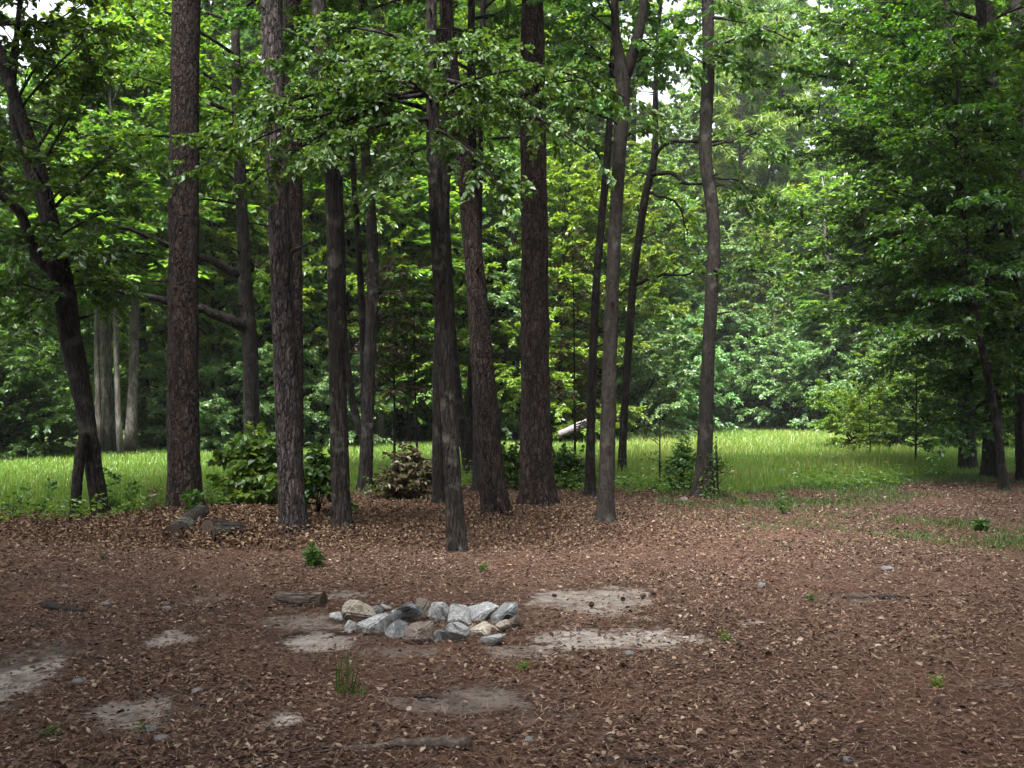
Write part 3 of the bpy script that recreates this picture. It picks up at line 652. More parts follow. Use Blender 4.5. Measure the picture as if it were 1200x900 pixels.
# leaning pair on the left
tree('J', 'hardwood_tree', 'dark forked tree on the left edge leaning left over the meadow', [(121, 608, 22), (114, 575, 20), (103, 500, 20), (92, 440, 24), (82, 390, 25), (74, 330, 24), (62, 270, 17), (47, 200, 15), (22, 130, 14), (2, 70, 14), (-25, 0, 13)], 13.2, 11, 'bark_dark', 'leaf_dark',
     forks=[[(74, 345, 20, 0), (64, 320, 15, -.1), (44, 300, 13, -.15), (24, 250, 11, -.2), (2, 230, 9, -.3), (-40, 190, 7, -.5)], [(70, 320, 15, 0), (58, 270, 13, .05), (40, 215, 12, .1), (22, 165, 11, .15), (14, 120, 9, .2), (20, 40, 7, .3), (30, -60, 6, .4)]],
     limbs_px=[(250, 150, 170, -.3, .025), (300, 190, 300, .4, .025), (200, 110, 100, .2, .025), (330, 30, 380, -.5, .022), (300, 130, 360, .5, .02), (180, 130, 60, .6, .025), (260, 0, 290, -.6, .02), (120, 70, 40, .2, .025), (90, 30, -10, .3, .025), (350, -20, 330, -.3, .02), (280, 160, 240, .2, .022), (220, 20, 170, -.8, .02), (240, 90, 215, -.8, .022), (310, 100, 290, -.8, .022), (200, 180, 200, .9, .022), (340, 140, 330, -.4, .02), (130, 130, 20, -.2, .02), (80, 110, 0, .9, .02)],
     auto=[(10, 6, 10.5, 2.6, .1, .7, 0, FULL)], fol=dict(MID, per_m=7), seed=19, keep=.6, flare=.15)
tree('Jb', 'hardwood_tree', 'short second stem leaning into the forked tree on the left', [(88, 613, 13), (90, 570, 12), (94, 535, 12), (99, 505, 10)], 13.0, 0, 'bark_dark', seed=20, flare=.1)
tree('K', 'hardwood_tree', 'dark tree rising behind the leafy bush with long boughs to the left', [(296, 560, 20), (295, 500, 18), (293, 410, 17), (287, 330, 16), (284, 264, 14), (281, 190, 13), (277, 90, 11), (276, 0, 9)], 19.5, 15, 'bark_dark', 'leaf_mid',
     bare=[(.13, False, [(289, 385, 0), (272, 376, -.2), (252, 367, -.3), (234, 362, -.4), (195, 352, -.7), (160, 346, -.9), (128, 338, -1.2)]), (.10, False, [(285, 322, 0), (265, 316, -.1), (250, 306, -.2), (232, 301, -.3), (195, 285, -.8), (130, 262, -1.5)]), (.05, False, [(286, 330, 0), (296, 316, .2), (318, 300, .3)])],
     limbs_px=[(200, 330, 205, .3, .03), (215, 240, 195, .3, .03), (150, 210, 120, -.3, .03), (150, 350, 130, .2, .03), (100, 250, 40, .2, .03), (90, 330, 40, .4, .03), (260, 350, 280, .6, .03), (240, 160, 240, -.5, .03), (120, 150, 60, .4, .03), (300, 330, 360, .6, .03), (180, 170, 180, -.8, .03)],
     auto=[(14, 6, 14.5, 3.2, .1, .7, 0, FULL)], fol=dict(MID, ls=.13, tl=.7), seed=21)
# the dark group on the right
BEECH = dict(per_m=7.5, tl=.75, nl=26, ls=.115, lw=.6, flat=.28, droop=.15, tmin=.12, zj=.12)
tree('Ra', 'beech_tree', 'dark trunk left of the pair at the right edge under layered green boughs', [(1134, 532, 20), (1132, 480, 17), (1128, 370, 16), (1122, 250, 17), (1118, 180, 15), (1112, 60, 13), (1108, 0, 12)], 22.5, 16, 'bark_dark', 'leaf_beech',
     limbs_px=[(220, 925, 120, -2, .05, .02), (300, 910, 230, -2.2, .05, .02), (180, 905, 180, -1.6, .05, .02), (120, 895, 70, -1.8, .05, .0), (60, 935, 20, -2, .05, .0), (340, 930, 310, -2, .04, .03), (370, 960, 370, -2, .04, .03), (260, 1000, 215, -3.0, .05, .03), (220, 1010, 95, -2.5, .06, .0), (330, 960, 330, -3.0, .045, .03), (380, 1030, 385, -3, .04, .04), (180, 960, 150, -2, .05, .02), (300, 900, 255, -2.5, .05, .02), (120, 940, 60, -2, .05, .0), (60, 1000, 10, -2, .04, .0), (350, 1080, 415, -3.5, .035, .03), (270, 1080, 330, -4, .035, .03), (200, 1060, 190, -4.5, .035, .03), (280, 940, 290, -2, .035, .03), (240, 1030, 270, -3.4, .035, .03), (320, 1000, 350, -2.4, .035, .03)],
     auto=[(20, 4.2, 15, 3.8, -.05, .6, PI * .55, PI * 1.6), (15, 1.9, 4.5, 2.8, -.2, .1, PI * 1.0, PI * 2.2)], fol=BEECH, seed=22)
tree('Rb', 'beech_tree', 'darkest thick trunk of the right edge group with boughs sweeping left', [(1163, 540, 23), (1163, 480, 19), (1164, 380, 18), (1163, 260, 17), (1162, 150, 17), (1155, 40, 15), (1150, 0, 14)], 20.5, 17, 'bark_dark', 'leaf_beech',
     limbs_px=[(230, 1080, 60, -2.5, .055, .0), (150, 1030, 30, -2.5, .05, .0), (270, 1090, 200, -3, .05, .02), (330, 1050, 290, -3, .045, .03), (390, 1060, 385, -2.5, .04, .04), (300, 1250, 270, -2, .04, .03), (200, 1240, 150, -2, .04, .02), (410, 1230, 420, -2, .03, .03), (120, 1000, 110, -3, .045, .0), (90, 1120, 40, -3.5, .04, .0), (350, 1120, 340, -4, .03, .03), (170, 1130, 130, -4.5, .035, .02), (260, 1150, 240, -5, .03, .02), (310, 1180, 320, -4.5, .03, .02), (400, 1150, 430, -3, .03, .03)],
     auto=[(24, 4.2, 16, 4.0, -.05, .6, PI * .6, PI * 1.9), (20, 1.5, 4.5, 2.8, -.2, .1, PI * 1.0, PI * 2.2)], fol=BEECH, seed=23)
tree('Rc', 'beech_tree', 'thin leaning stem with its foot farthest forward in the right group', [(1176, 572, 12), (1172, 530, 9), (1167, 495, 8.5), (1158, 440, 8), (1147, 390, 7.5), (1136, 320, 7), (1128, 240, 6), (1120, 150, 5)], 17.6, 8, 'bark_dark', 'leaf_beech', limbs_px=[(400, 1080, 390, -1, .018), (300, 1060, 250, -1.2, .018), (250, 1190, 220, -1, .018), (350, 1210, 370, -.8, .018), (200, 1060, 150, -.8, .018), (180, 1180, 110, -.6, .018)], auto=[(4, 5, 7.6, 1.8, .1, .6, 0, FULL)], fol=dict(BEECH, ls=.11), seed=24)
tree('Rd', 'beech_tree', 'slim bowed trunk at the extreme right edge of the picture', [(1197, 552, 12), (1197, 440, 10), (1191, 340, 10), (1180, 260, 9), (1168, 180, 9), (1162, 60, 8), (1160, 0, 7)], 19.2, 12, 'bark_dark', 'leaf_beech', limbs_px=[(300, 1120, 300, -2, .025), (350, 1250, 360, -1, .025), (230, 1100, 210, -2.5, .025), (150, 1230, 110, -1.5, .025), (100, 1090, 80, -2.5, .025), (430, 1240, 450, -1, .02), (400, 1140, 420, -1.5, .02)], auto=[(8, 6, 11.5, 2.5, .1, .6, 0, FULL)], fol=dict(BEECH, ls=.115), seed=25)
tree('Re', 'hardwood_tree', 'upright dark trunk in the top right corner behind the leaves', [(1196, 545, 12), (1195, 300, 12), (1193, 130, 13), (1192, 0, 12)], 24, 16, 'bark_dark', 'leaf_beech', auto=[(16, 5, 15, 3.6, .05, .6, 0, FULL)], fol=dict(BEECH, ls=.14, per_m=5), seed=26)

# ------------------------------------------------------------------ background woods: kinds built once, copied
def bg_kind(seed, H, hb, R, nlimb, leaf_size, nl, per_m, bark, r0, needle=False, flat=.55, prof=.5, stems=1, lw=.62, tl=.9, elev=(.0, .9)):
    r = np.random.default_rng(seed); wmb = MB(); lmb = MB(); limbs = []
    for s in range(stems):
        top = np.array([r.normal(0, .35), r.normal(0, .35), H]) + (np.append(r.normal(0, R * .35, 2), -r.random() * H * .3) if stems > 1 else 0)
        n = 14; t = np.linspace(0, 1, n)[:, None]
        path = t * top + np.cumsum(r.normal(0, .06, (n, 3)) * [1, 1, 0], 0) * t + [r.normal(0, .1 * (stems > 1)), r.normal(0, .1 * (stems > 1)), -.1]
        rad = r0 * (1 - t[:, 0]) ** .8 + .01
        tube(wmb, path, rad, 9, .05, .3, seed)
        for k in range(max(1, nlimb // stems)):
            u = (k + r.random()) / max(1, nlimb // stems); z = (hb + (top[2] * .97 - hb) * u); p0, rr = at_height(path, rad, z)
            shape = math.sin(PI * min(1, (u * .85 + .12))) ** prof
            az = r.uniform(0, FULL); el = elev[0] + (elev[1] - elev[0]) * u + r.normal(0, .15); L = R * shape * r.uniform(.55, 1.1)
            L = max(L, .4); e = p0 + np.array([math.cos(az) * math.cos(el), math.sin(az) * math.cos(el), math.sin(el)]) * L
            lp = limb_pts(p0, e, r, .05); tube(wmb, lp, np.linspace(min(rr * .5, .02 + .012 * L), .006, len(lp)), 4, 0, 0, 0); limbs.append(lp)
    n = foliage(lmb, wmb, limbs, r, per_m=per_m, tl=tl, nl=nl, ls=leaf_size, lw=lw, flat=flat, tmin=.25, droop=.2, twigs=False, needle=needle, zj=.35)
    print('kind', seed, n)
    return wmb.mesh('trunk', smooth=True), lmb.mesh('crown')

KINDS = {
    'broad': bg_kind(201, 19, 1.6, 3.7, 84, .175, 62, 5.6, 'bark', .17),
    'tall': bg_kind(202, 22, 2.5, 3.3, 96, .17, 62, 5.6, 'bark', .16),
    'round': bg_kind(203, 14, .8, 3.5, 76, .17, 62, 5.6, 'bark', .13),
    'young': bg_kind(204, 9, .4, 2.5, 64, .145, 50, 5.4, 'bark', .08),
    'feather': bg_kind(205, 20, 1.5, 3.2, 110, .36, 44, 4.2, 'bark', .16, needle=True, lw=.16, tl=1.0, elev=(-.2, .7)),
    'bush': bg_kind(206, 3.0, .1, 2.0, 64, .115, 46, 7, 'bark', .035, stems=5, tl=.6, elev=(.0, 1.0)),
    'bush2': bg_kind(207, 2.2, .05, 1.7, 56, .10, 46, 8, 'bark', .03, stems=4, tl=.5, elev=(.0, 1.0)),
    'pole': bg_kind(208, 12, 4.6, 1.9, 44, .18, 26, 5, 'bark_pale', .085),
}
_matcopy = {}
def bg(kind, name, label, cat, px, y, sc, leaf, bark='bark_dark', group=None, squash=1.0, rot=None):
    r = np.random.default_rng(int(px * 13 + y * 101) % 100003)
    x = (px - 600) / F * y
    o = thing(name, label, cat, (x, y, float(gh(x, y)) - .03), group)
    o.rotation_euler = (0, 0, r.uniform(0, FULL) if rot is None else rot); o.scale = (sc * squash, sc * squash, sc)
    key = (kind, leaf, bark)
    if key not in _matcopy:
        w, l = KINDS[kind][0].copy(), KINDS[kind][1].copy(); w.materials.append(M[bark]); l.materials.append(M[leaf]); _matcopy[key] = (w, l)
    w, l = _matcopy[key]
    obj('trunk', w, None, o); obj('crown', l, None, o)
    return o

GW = 'woodland trees lining the far side of the clearing'
for (kd, px, y, sc, lf, lab) in [
    ('broad', -60, 26, .85, 'leaf_dark', 'broad dark tree cut by the left frame edge beyond the meadow'),
    ('round', 25, 31, .84, 'leaf_mid', 'rounded tree behind the dark shrubs at the far left'),
    ('round', 105, 37, .85, 'leaf_mid', 'rounded tree behind the pale birch poles'),
    ('tall', 172, 34, .95, 'leaf_lime', 'tall yellow green tree just left of the straight reddish pine'),
    ('broad', 205, 42, 1.1, 'leaf_mid', 'large tree filling the gap left of the straight reddish pine'),
    ('tall', 262, 33, 1.0, 'leaf_mid', 'tall tree seen between straight pine and grey plated pine'),
    ('broad', 318, 38, 1.0, 'leaf_cool', 'bluish green tree right behind the grey plated pine'),
    ('broad', 372, 33, .95, 'leaf_mid', 'mid green tree seen just right of the grey plated pine'),
    ('tall', 420, 40, 1.05, 'leaf_lime', 'yellow green tree behind the crossing pair of slim trunks'),
    ('broad', 470, 36, 1.0, 'leaf_mid', 'mid green tree seen left of the slender oak'),
    ('tall', 515, 43, 1.05, 'leaf_lime', 'light green tree straight behind the slender oak'),
    ('broad', 585, 38, 1.0, 'leaf_lime', 'light green tree between the leaning pine and thickest pine'),
    ('tall', 640, 44, 1.0, 'leaf_mid', 'tall tree right behind the thickest pine'),
    ('broad', 690, 42, .85, 'leaf_cool', 'cool green tree behind the thin dark trunk by the forked tree'),
    ('round', 745, 46, .95, 'leaf_lime', 'light green rounded tree behind the crooked thin tree'),
    ('round', 800, 50, 1.15, 'leaf_cool', 'cool green rounded tree under the sky gap'),
    ('feather', 858, 57, 1.3, 'leaf_lime', 'feathery yellow green tree just right of the solitary curved trunk'),
    ('feather', 925, 60, 1.4, 'leaf_lime', 'taller feathery yellow green tree behind the clearing'),
    ('tall', 985, 58, 1.3, 'leaf_mid', 'tall tree at the back of the clearing right of the feathery trees'),
    ('broad', 1045, 48, 1.05, 'leaf_lime', 'light green tree glowing through the layered boughs'),
    ('broad', 1100, 36, 1.0, 'leaf_mid', 'mid green tree behind the dark right group'),
    ('tall', 1150, 39, 1.0, 'leaf_lime', 'tall light green tree behind the darkest thick trunk'),
    ('broad', 1215, 33, 1.0, 'leaf_mid', 'mid green tree cut by the right frame edge'),
    ('young', 192, 34, .9, 'leaf_mid', 'low young tree right of the pale birch poles'),
    ('young', 250, 30.5, .9, 'leaf_mid', 'low young tree right of the straight reddish pine'),
    ('young', 355, 33, 1.0, 'leaf_cool', 'low cool green young tree behind the leafy bush'),
    ('tall', 60, 44, .8, 'leaf_mid', 'tall tree deep behind the forked leaning tree'),
    ('tall', 705, 55, 1.0, 'leaf_mid', 'tall tree deep behind the forked grey tree'),
    ('tall', 885, 66, 1.35, 'leaf_cool', 'tallest far tree behind the feathery trees'),
    ('young', 292, 31, 1.05, 'leaf_lime', 'low light green young tree between the straight pine and grey plated pine'),
    ('young', 326, 34, 1.2, 'leaf_mid', 'young tree directly behind the grey plated pine'),
    ('young', 408, 33, 1.15, 'leaf_lime', 'low light green young tree behind the straight grey brown trunk'),
    ('young', 446, 35, 1.1, 'leaf_cool', 'cool green young tree right of the crossing slim trunks'),
    ('young', 508, 35, 1.2, 'leaf_lime', 'light green young tree straight behind the slender oak'),
    ('young', 540, 37, 1.2, 'leaf_cool', 'cool green young tree right of the slender oak'),
    ('young', 604, 36, 1.15, 'leaf_cool', 'cool green young tree left of the thickest pine'),
    ('young', 655, 35, 1.1, 'leaf_lime', 'light green young tree right of the thickest pine'),
    ('young', 712, 36, 1.1, 'leaf_lime', 'light green young tree right behind the forked tree'),
    ('young', 48, 29, .8, 'leaf_mid', 'low young tree behind the forked tree at the far left'),
    ('young', 885, 54, 1.2, 'leaf_lime', 'light green young tree under the feathery trees'),
    ('young', 480, 34, 1.0, 'leaf_mid', 'low young tree above the brown shrub'),
    ('young', 572, 36, .95, 'leaf_lime', 'low light green young tree behind the leaning pine'),
    ('young', 680, 38, 1.0, 'leaf_mid', 'low young tree above the grey fallen log'),
    ('young', 775, 47, 1.2, 'leaf_cool', 'low cool green young tree behind the bare stemmed sapling'),
    ('young', 940, 55, 1.2, 'leaf_cool', 'low cool green young tree at the back of the clearing'),
    ('young', 1055, 44, 1.1, 'leaf_mid', 'low young tree behind the bright bush on the right'),
]:
    bg(kd, 'broadleaf_tree' if kd != 'feather' else 'feathery_tree', lab, 'tree', px, y, sc, lf, group=GW)
for (px, y, sc, lf, lab, kd) in [
    (-30, 25, 1.0, 'leaf_dark', 'dark shrub at the far left edge of the meadow', 'bush'),
    (12, 26, .95, 'leaf_dark', 'dark rounded shrub left of the forked tree beyond the meadow', 'bush'),
    (52, 27, .6, 'leaf_dark', 'dark shrub directly behind the leaning forked tree', 'bush'),
    (186, 31, .7, 'leaf_dark', 'shady shrub between the pale poles and straight pine', 'bush2'),
    (250, 29.5, 1.0, 'leaf_cool', 'green shrub right of the straight pine beyond the meadow', 'bush'),
    (318, 31, 1.05, 'leaf_cool', 'cool green shrub beyond the leafy bush', 'bush'),
    (385, 32, 1.0, 'leaf_cool', 'green shrub beyond the meadow behind the straight grey brown trunk', 'bush'),
    (478, 36, .95, 'leaf_lime', 'light green shrub beyond the brown leaved shrub', 'bush'),
    (575, 36, 1.2, 'leaf_lime', 'shrub seen low between the leaning and thickest pines', 'bush2'),
    (662, 38, 1.0, 'leaf_cool', 'cool green shrub growing over the grey fallen log', 'bush'),
    (735, 37, 1.25, 'leaf_cool', 'pale green shrub behind the forked tree', 'bush'),
    (795, 46, 1.6, 'leaf_cool', 'pale green shrub left of the solitary curved trunk', 'bush2'),
    (862, 47, 1.5, 'leaf_cool', 'pale rounded shrub right of the solitary curved trunk', 'bush2'),
    (905, 50, 1.9, 'leaf_cool', 'large pale green shrub at the back of the clearing', 'bush'),
    (975, 49, 1.8, 'leaf_cool', 'tall pale shrub beneath the layered boughs', 'bush'),
    (948, 45, 1.5, 'leaf_cool', 'pale shrub in front of the large pale shrubs of the clearing', 'bush'),
    (1026, 46, 1.9, 'leaf_cool', 'big pale shrub behind the bright lime bush', 'bush'),
    (928, 54, 2.5, 'leaf_cool', 'tallest pale shrub deep at the back of the clearing', 'bush'),
    (838, 52, 2.2, 'leaf_cool', 'tall pale shrub seen through just right of the solitary curved trunk', 'bush'),
    (770, 44, 1.6, 'leaf_cool', 'pale shrub beyond the bare stemmed sapling', 'bush'),
    (1045, 40, 1.3, 'leaf_cool', 'shrub behind the bright green bush on the right', 'bush'),
    (1095, 31, .95, 'leaf_mid', 'shrub left of the dark right trunks', 'bush'),
    (1180, 30, 1.1, 'leaf_mid', 'shrub behind the dark right trunks', 'bush'),
]:
    bg(kd, 'shrub', lab, 'shrub', px, y, sc, lf, group='shrubs along the far edge of the clearing')
bg('bush', 'shrub', 'bright lime green bush standing in the tall grass on the right', 'shrub', 1006, 30, .62, 'leaf_lime', group='shrubs along the far edge of the clearing')
for (px, y, w_, lab) in [(117, 27.5, .9, 'leftmost thin pale pole trunk by the forked tree'), (125, 27.8, 1.1, 'pale pole trunk second in the row beyond the meadow'), (133, 28.2, 1.0, 'pale pole trunk in the middle of the row beyond the meadow'), (141, 27.2, .9, 'pale pole trunk fourth in the row, standing forward'), (152, 28.0, 1.7, 'thickest pale pole trunk at the right end of the row'),
                        (443, 33.5, 1.9, 'pale trunk low beyond the slim leaning trunk'), (977, 46, 1.5, 'pale grey trunk at the back of the clearing'), (1017, 47, 2.2, 'pale grey trunk behind the layered boughs, left of a pair'), (1029, 47.5, 1.9, 'pale grey trunk behind the layered boughs, right of a pair'), (757, 41, .9, 'thin pale stem behind the crooked tree')]:
    o = bg('pole', 'pale_tree', lab, 'tree', px, y, 1.0, 'leaf_mid', 'bark_pale', group='pale trunked trees beyond the meadow')
    o.scale = (w_, w_, 1)

def far_woods():
    """the deep wood behind, one mass"""
    r = np.random.default_rng(77); wmb = MB(); lmb = MB()
    for k in range(56):
        px = -250 + 1700 * (k + r.random()) / 56; y = r.uniform(50, 80) + 14 * (800 < px < 1060); x = (px - 600) / F * y
        H = y * .36 + r.uniform(5, 10)
        if 745 < px < 835: H = .27 * y
        if -20 < px < 120: H = .27 * y
        b = np.array([x, y, 0]); path = b + np.linspace(0, 1, 8)[:, None] * [r.normal(0, .5), 0, H]
        tube(wmb, path, np.linspace(.3, .03, 8), 7, .04)
        limbs = []
        for j in range(62):
            u = ((j + r.random()) / 62) ** 1.35; p0 = b + [0, 0, .4 + (H - .4) * u]; az = r.uniform(0, FULL); L = 4.2 * math.sin(PI * (u * .8 + .15)) ** .5 * r.uniform(.6, 1.1)
            limbs.append(limb_pts(p0, p0 + np.array([math.cos(az), math.sin(az), .5 * u]) * L, r))
        foliage(lmb, wmb, limbs, r, per_m=3.4, tl=1.3, nl=30, ls=.42, lw=.65, twigs=False, tmin=.2, flat=.6, zj=.4)
    o = obj('far_woods', lmb.mesh('far_woods'), M['leaf_mid']); tag(o, 'dense deep woods closing the view behind the clearing', 'woods', kind='stuff')
    tag(obj('far_woods_trunks', wmb.mesh('far_trunks', smooth=True), M['bark_dark']), 'far off trunks inside the dense deep woods', 'woods', kind='stuff')
far_woods()

# unseen pines added around the camera only to shade the foreground
pm = MB(); pl = MB(); r_ = np.random.default_rng(909); lim = []
pth = np.linspace(0, 1, 16)[:, None] * [0, 0, 20.0]; tube(pm, pth, np.linspace(.23, .05, 16), 16, .05, .3, 3)
for k in range(54):
    u = (k + r_.random()) / 54; p0 = np.array([0, 0, 9 + 10.5 * u]); az = r_.uniform(0, FULL); L = 4.2 * (1 - .5 * u) * r_.uniform(.7, 1.1)
    lp = limb_pts(p0, p0 + np.array([math.cos(az), math.sin(az), .1 + .6 * u]) * L, r_); tube(pm, lp, np.linspace(.05, .01, 7), 5); lim.append(lp)
foliage(pl, pm, lim, r_, **dict(NEEDLE, per_m=5.5, nl=12, twigs=False))
pmm = pm.mesh('trunk', smooth=True); pll = pl.mesh('crown')
r_ = np.random.default_rng(4242)
SHADE = []
for k in range(70):
    gx, gy = k % 10, k // 10; x = -18 + 4.3 * gx + r_.uniform(-1.2, 1.2); y = -17 + 4.3 * gy + r_.uniform(-1.2, 1.2); rz = r_.uniform(0, 6)
    if abs(x) < .56 * y + 2.2 or math.hypot(x, y) < 3.8 or y > 1.5 or abs(x) > 15: continue
    SHADE.append((x, y, rz))
for (x, y, rz) in SHADE + [(4.9, 6.6, 2.2), (7.8, 12.2, .3), (8.0, 8.6, 1.7), (10.6, 14.6, 2.8), (12, 10.5, 4), (-8.6, 7.5, 5), (-10, 11.5, 2)]:
    o = thing('pine_tree', 'unseen tall pine added around the camera to shade the foreground', 'tree', (x, y, 0), 'added shade pines around the camera'); o.rotation_euler.z = rz
    if 6 < y < 7: o.scale = (1.3, 1.3, 1)
    obj('trunk', pmm, M['pine_bark'], o); obj('crown', pll, M['needles'], o)

for (x, y, sc) in [(-13, 3, .85), (-12.5, -3, .9), (-9, -8, .95), (-4, -10, .9), (1, -11, 1.0), (6, -9.5, .9), (11, -6, .95), (13, -.5, .9), (13.5, 5, .8), (-16, 9, .8)]:  # unseen leafy trees added to keep sky light off the trunk fronts
    bg('broad', 'broadleaf_tree', 'unseen leafy tree added around the camera to block sky light', 'tree', 600 + x / y * F, y, sc, 'leaf_dark', group='added shade trees around the camera')

# ------------------------------------------------------------------ bushes, saplings and weeds in the stand
def bush(name, label, cat, px, py, w, h, leaf, seed, n=40, ls=.1, lw=.6, stems=6, bark='bark_dark', per_m=14, nl=12, tl=.28, group=None):
    r = np.random.default_rng(seed); b = G(px, py); b[2] = gh(b[0], b[1]); wmb = MB(); lmb = MB(); limbs = []
    for s in range(stems):
        a = r.uniform(0, FULL); t = np.array([math.cos(a) * w * .35 * r.random(), math.sin(a) * w * .3 * r.random(), h * r.uniform(.75, 1.05)])
        st = limb_pts([0, 0, -.02], t, r, .0, .05, 8); tube(wmb, st, np.linspace(.012, .004, 8), 5); limbs.append(st[2:])
        for k in range(n // stems):
            i = r.integers(1, 7); az = r.uniform(0, FULL); L = w * .5 * r.uniform(.4, 1.0) * (1.1 - .5 * i / 7)
            e = st[i] + np.array([math.cos(az), math.sin(az), r.uniform(-.1, .5)]) * L; lp = limb_pts(st[i], e, r, .04, .05, 5); tube(wmb, lp, np.linspace(.006, .002, 5), 4); limbs.append(lp)
    foliage(lmb, wmb, limbs, r, per_m=per_m, tl=tl, nl=nl, ls=ls, lw=lw, rich=True, tmin=.2, flat=.5, twigs=True)
    o = thing(name, label, cat, b, group); obj('stem', wmb.mesh('stem', smooth=True), M[bark], o); obj('foliage', lmb.mesh('foliage'), M[leaf], o)
    return o

bush('bush', 'leafy green bush growing between the grey plated pine and the meadow', 'bush', 300, 596, 1.15, 1.05, 'leaf_mid', 301, 60, .13, per_m=12)
bush('bush', 'small leafy growth right of the grey plated pine', 'bush', 372, 612, .55, .75, 'leaf_dark', 302, 26, .11)
bush('bush', 'brown and olive leaved shrub left of the slender oak', 'bush', 484, 582, 1.05, .72, 'leaf_brown', 303, 60, .095, per_m=14)
bush('bush', 'low dark shrub between the leaning pine and thickest pine', 'bush', 603, 573, .6, .7, 'leaf_dark', 304, 26, .1)
bush('bush', 'low dark shrub right of the thickest pine', 'bush', 664, 572, .7, .65, 'leaf_dark', 305, 28, .1)
bush('bush', 'small dark shrub hugging the left foot of the solitary curved trunk', 'bush', 800, 574, .6, .75, 'leaf_dark', 306, 30, .07)
bush('bush', 'wispy little shrub at the right foot of the solitary curved trunk', 'bush', 842, 582, .3, .75, 'leaf_dark', 307, 14, .05, per_m=9, nl=6)
def sapling(label, px, py, h, reach, leaf, seed, ls=.09, n=22, z0=.2, layered=.1, r0=.014, nl=10, per_m=9, bark='bark_dark'):
    r = np.random.default_rng(seed); b = G(px, py); b[2] = gh(b[0], b[1]); wmb = MB(); lmb = MB(); limbs = []
    st = limb_pts([0, 0, -.03], [r.normal(0, .05), 0, h], r, 0, .02, 10); tube(wmb, st, np.linspace(r0, .004, 10), 6, .03)
    for k in range(n):
        u = z0 + (1 - z0) * (k + r.random()) / n; p0 = np.array([np.interp(u * h, st[:, 2], st[:, i]) for i in range(3)]); az = r.uniform(0, FULL); L = reach * r.uniform(.5, 1.1) * (1.15 - u * .85)
        lp = limb_pts(p0, p0 + np.array([math.cos(az), math.sin(az), layered + r.normal(0, .1)]) * L, r, .04, .05, 5); tube(wmb, lp, np.linspace(r0 * .4, .002, 5), 4); limbs.append(lp)
    foliage(lmb, wmb, limbs, r, per_m=per_m, tl=.3, nl=nl, ls=ls, lw=.55, rich=True, tmin=.15, flat=.3)
    o = thing('sapling', label, 'sapling', b); obj('trunk', wmb.mesh('trunk', smooth=True), M[bark], o); obj('crown', lmb.mesh('crown'), M[leaf], o)
    return o
sapling('thin upright sapling with sparse leaves left of the solitary curved trunk', 773, 575, 2.0, .35, 'leaf_dark', 311, .055, 16, .12, .4, .017, 5, 6)
sapling('dark layered sapling left of the dark right trunks', 1073, 545, 2.9, 1.25, 'leaf_beech', 312, .12, 34, .12, .12, .03, 12, 8)
sapling('small layered sapling in the grass left of the dark layered sapling', 1020, 540, 2.0, .8, 'leaf_lime', 313, .11, 26, .15, .2, .02, 12, 8)
sapling('tall dotted leaved sapling behind the thin dark trunk', 674, 556, 5.2, 1.0, 'leaf_brown', 314, .12, 46, .18, .15, .03, 8, 6)
sapling('dark sapling with reddish leaves behind the crossing slim trunks', 462, 560, 4.4, 1.3, 'leaf_brown', 315, .13, 50, .35, .15, .03, 9, 6)
sapling('dark leaved sapling behind the slender oak on its left', 490, 562, 4.0, 1.0, 'leaf_dark', 316, .12, 36, .45, .15, .025, 9, 6)

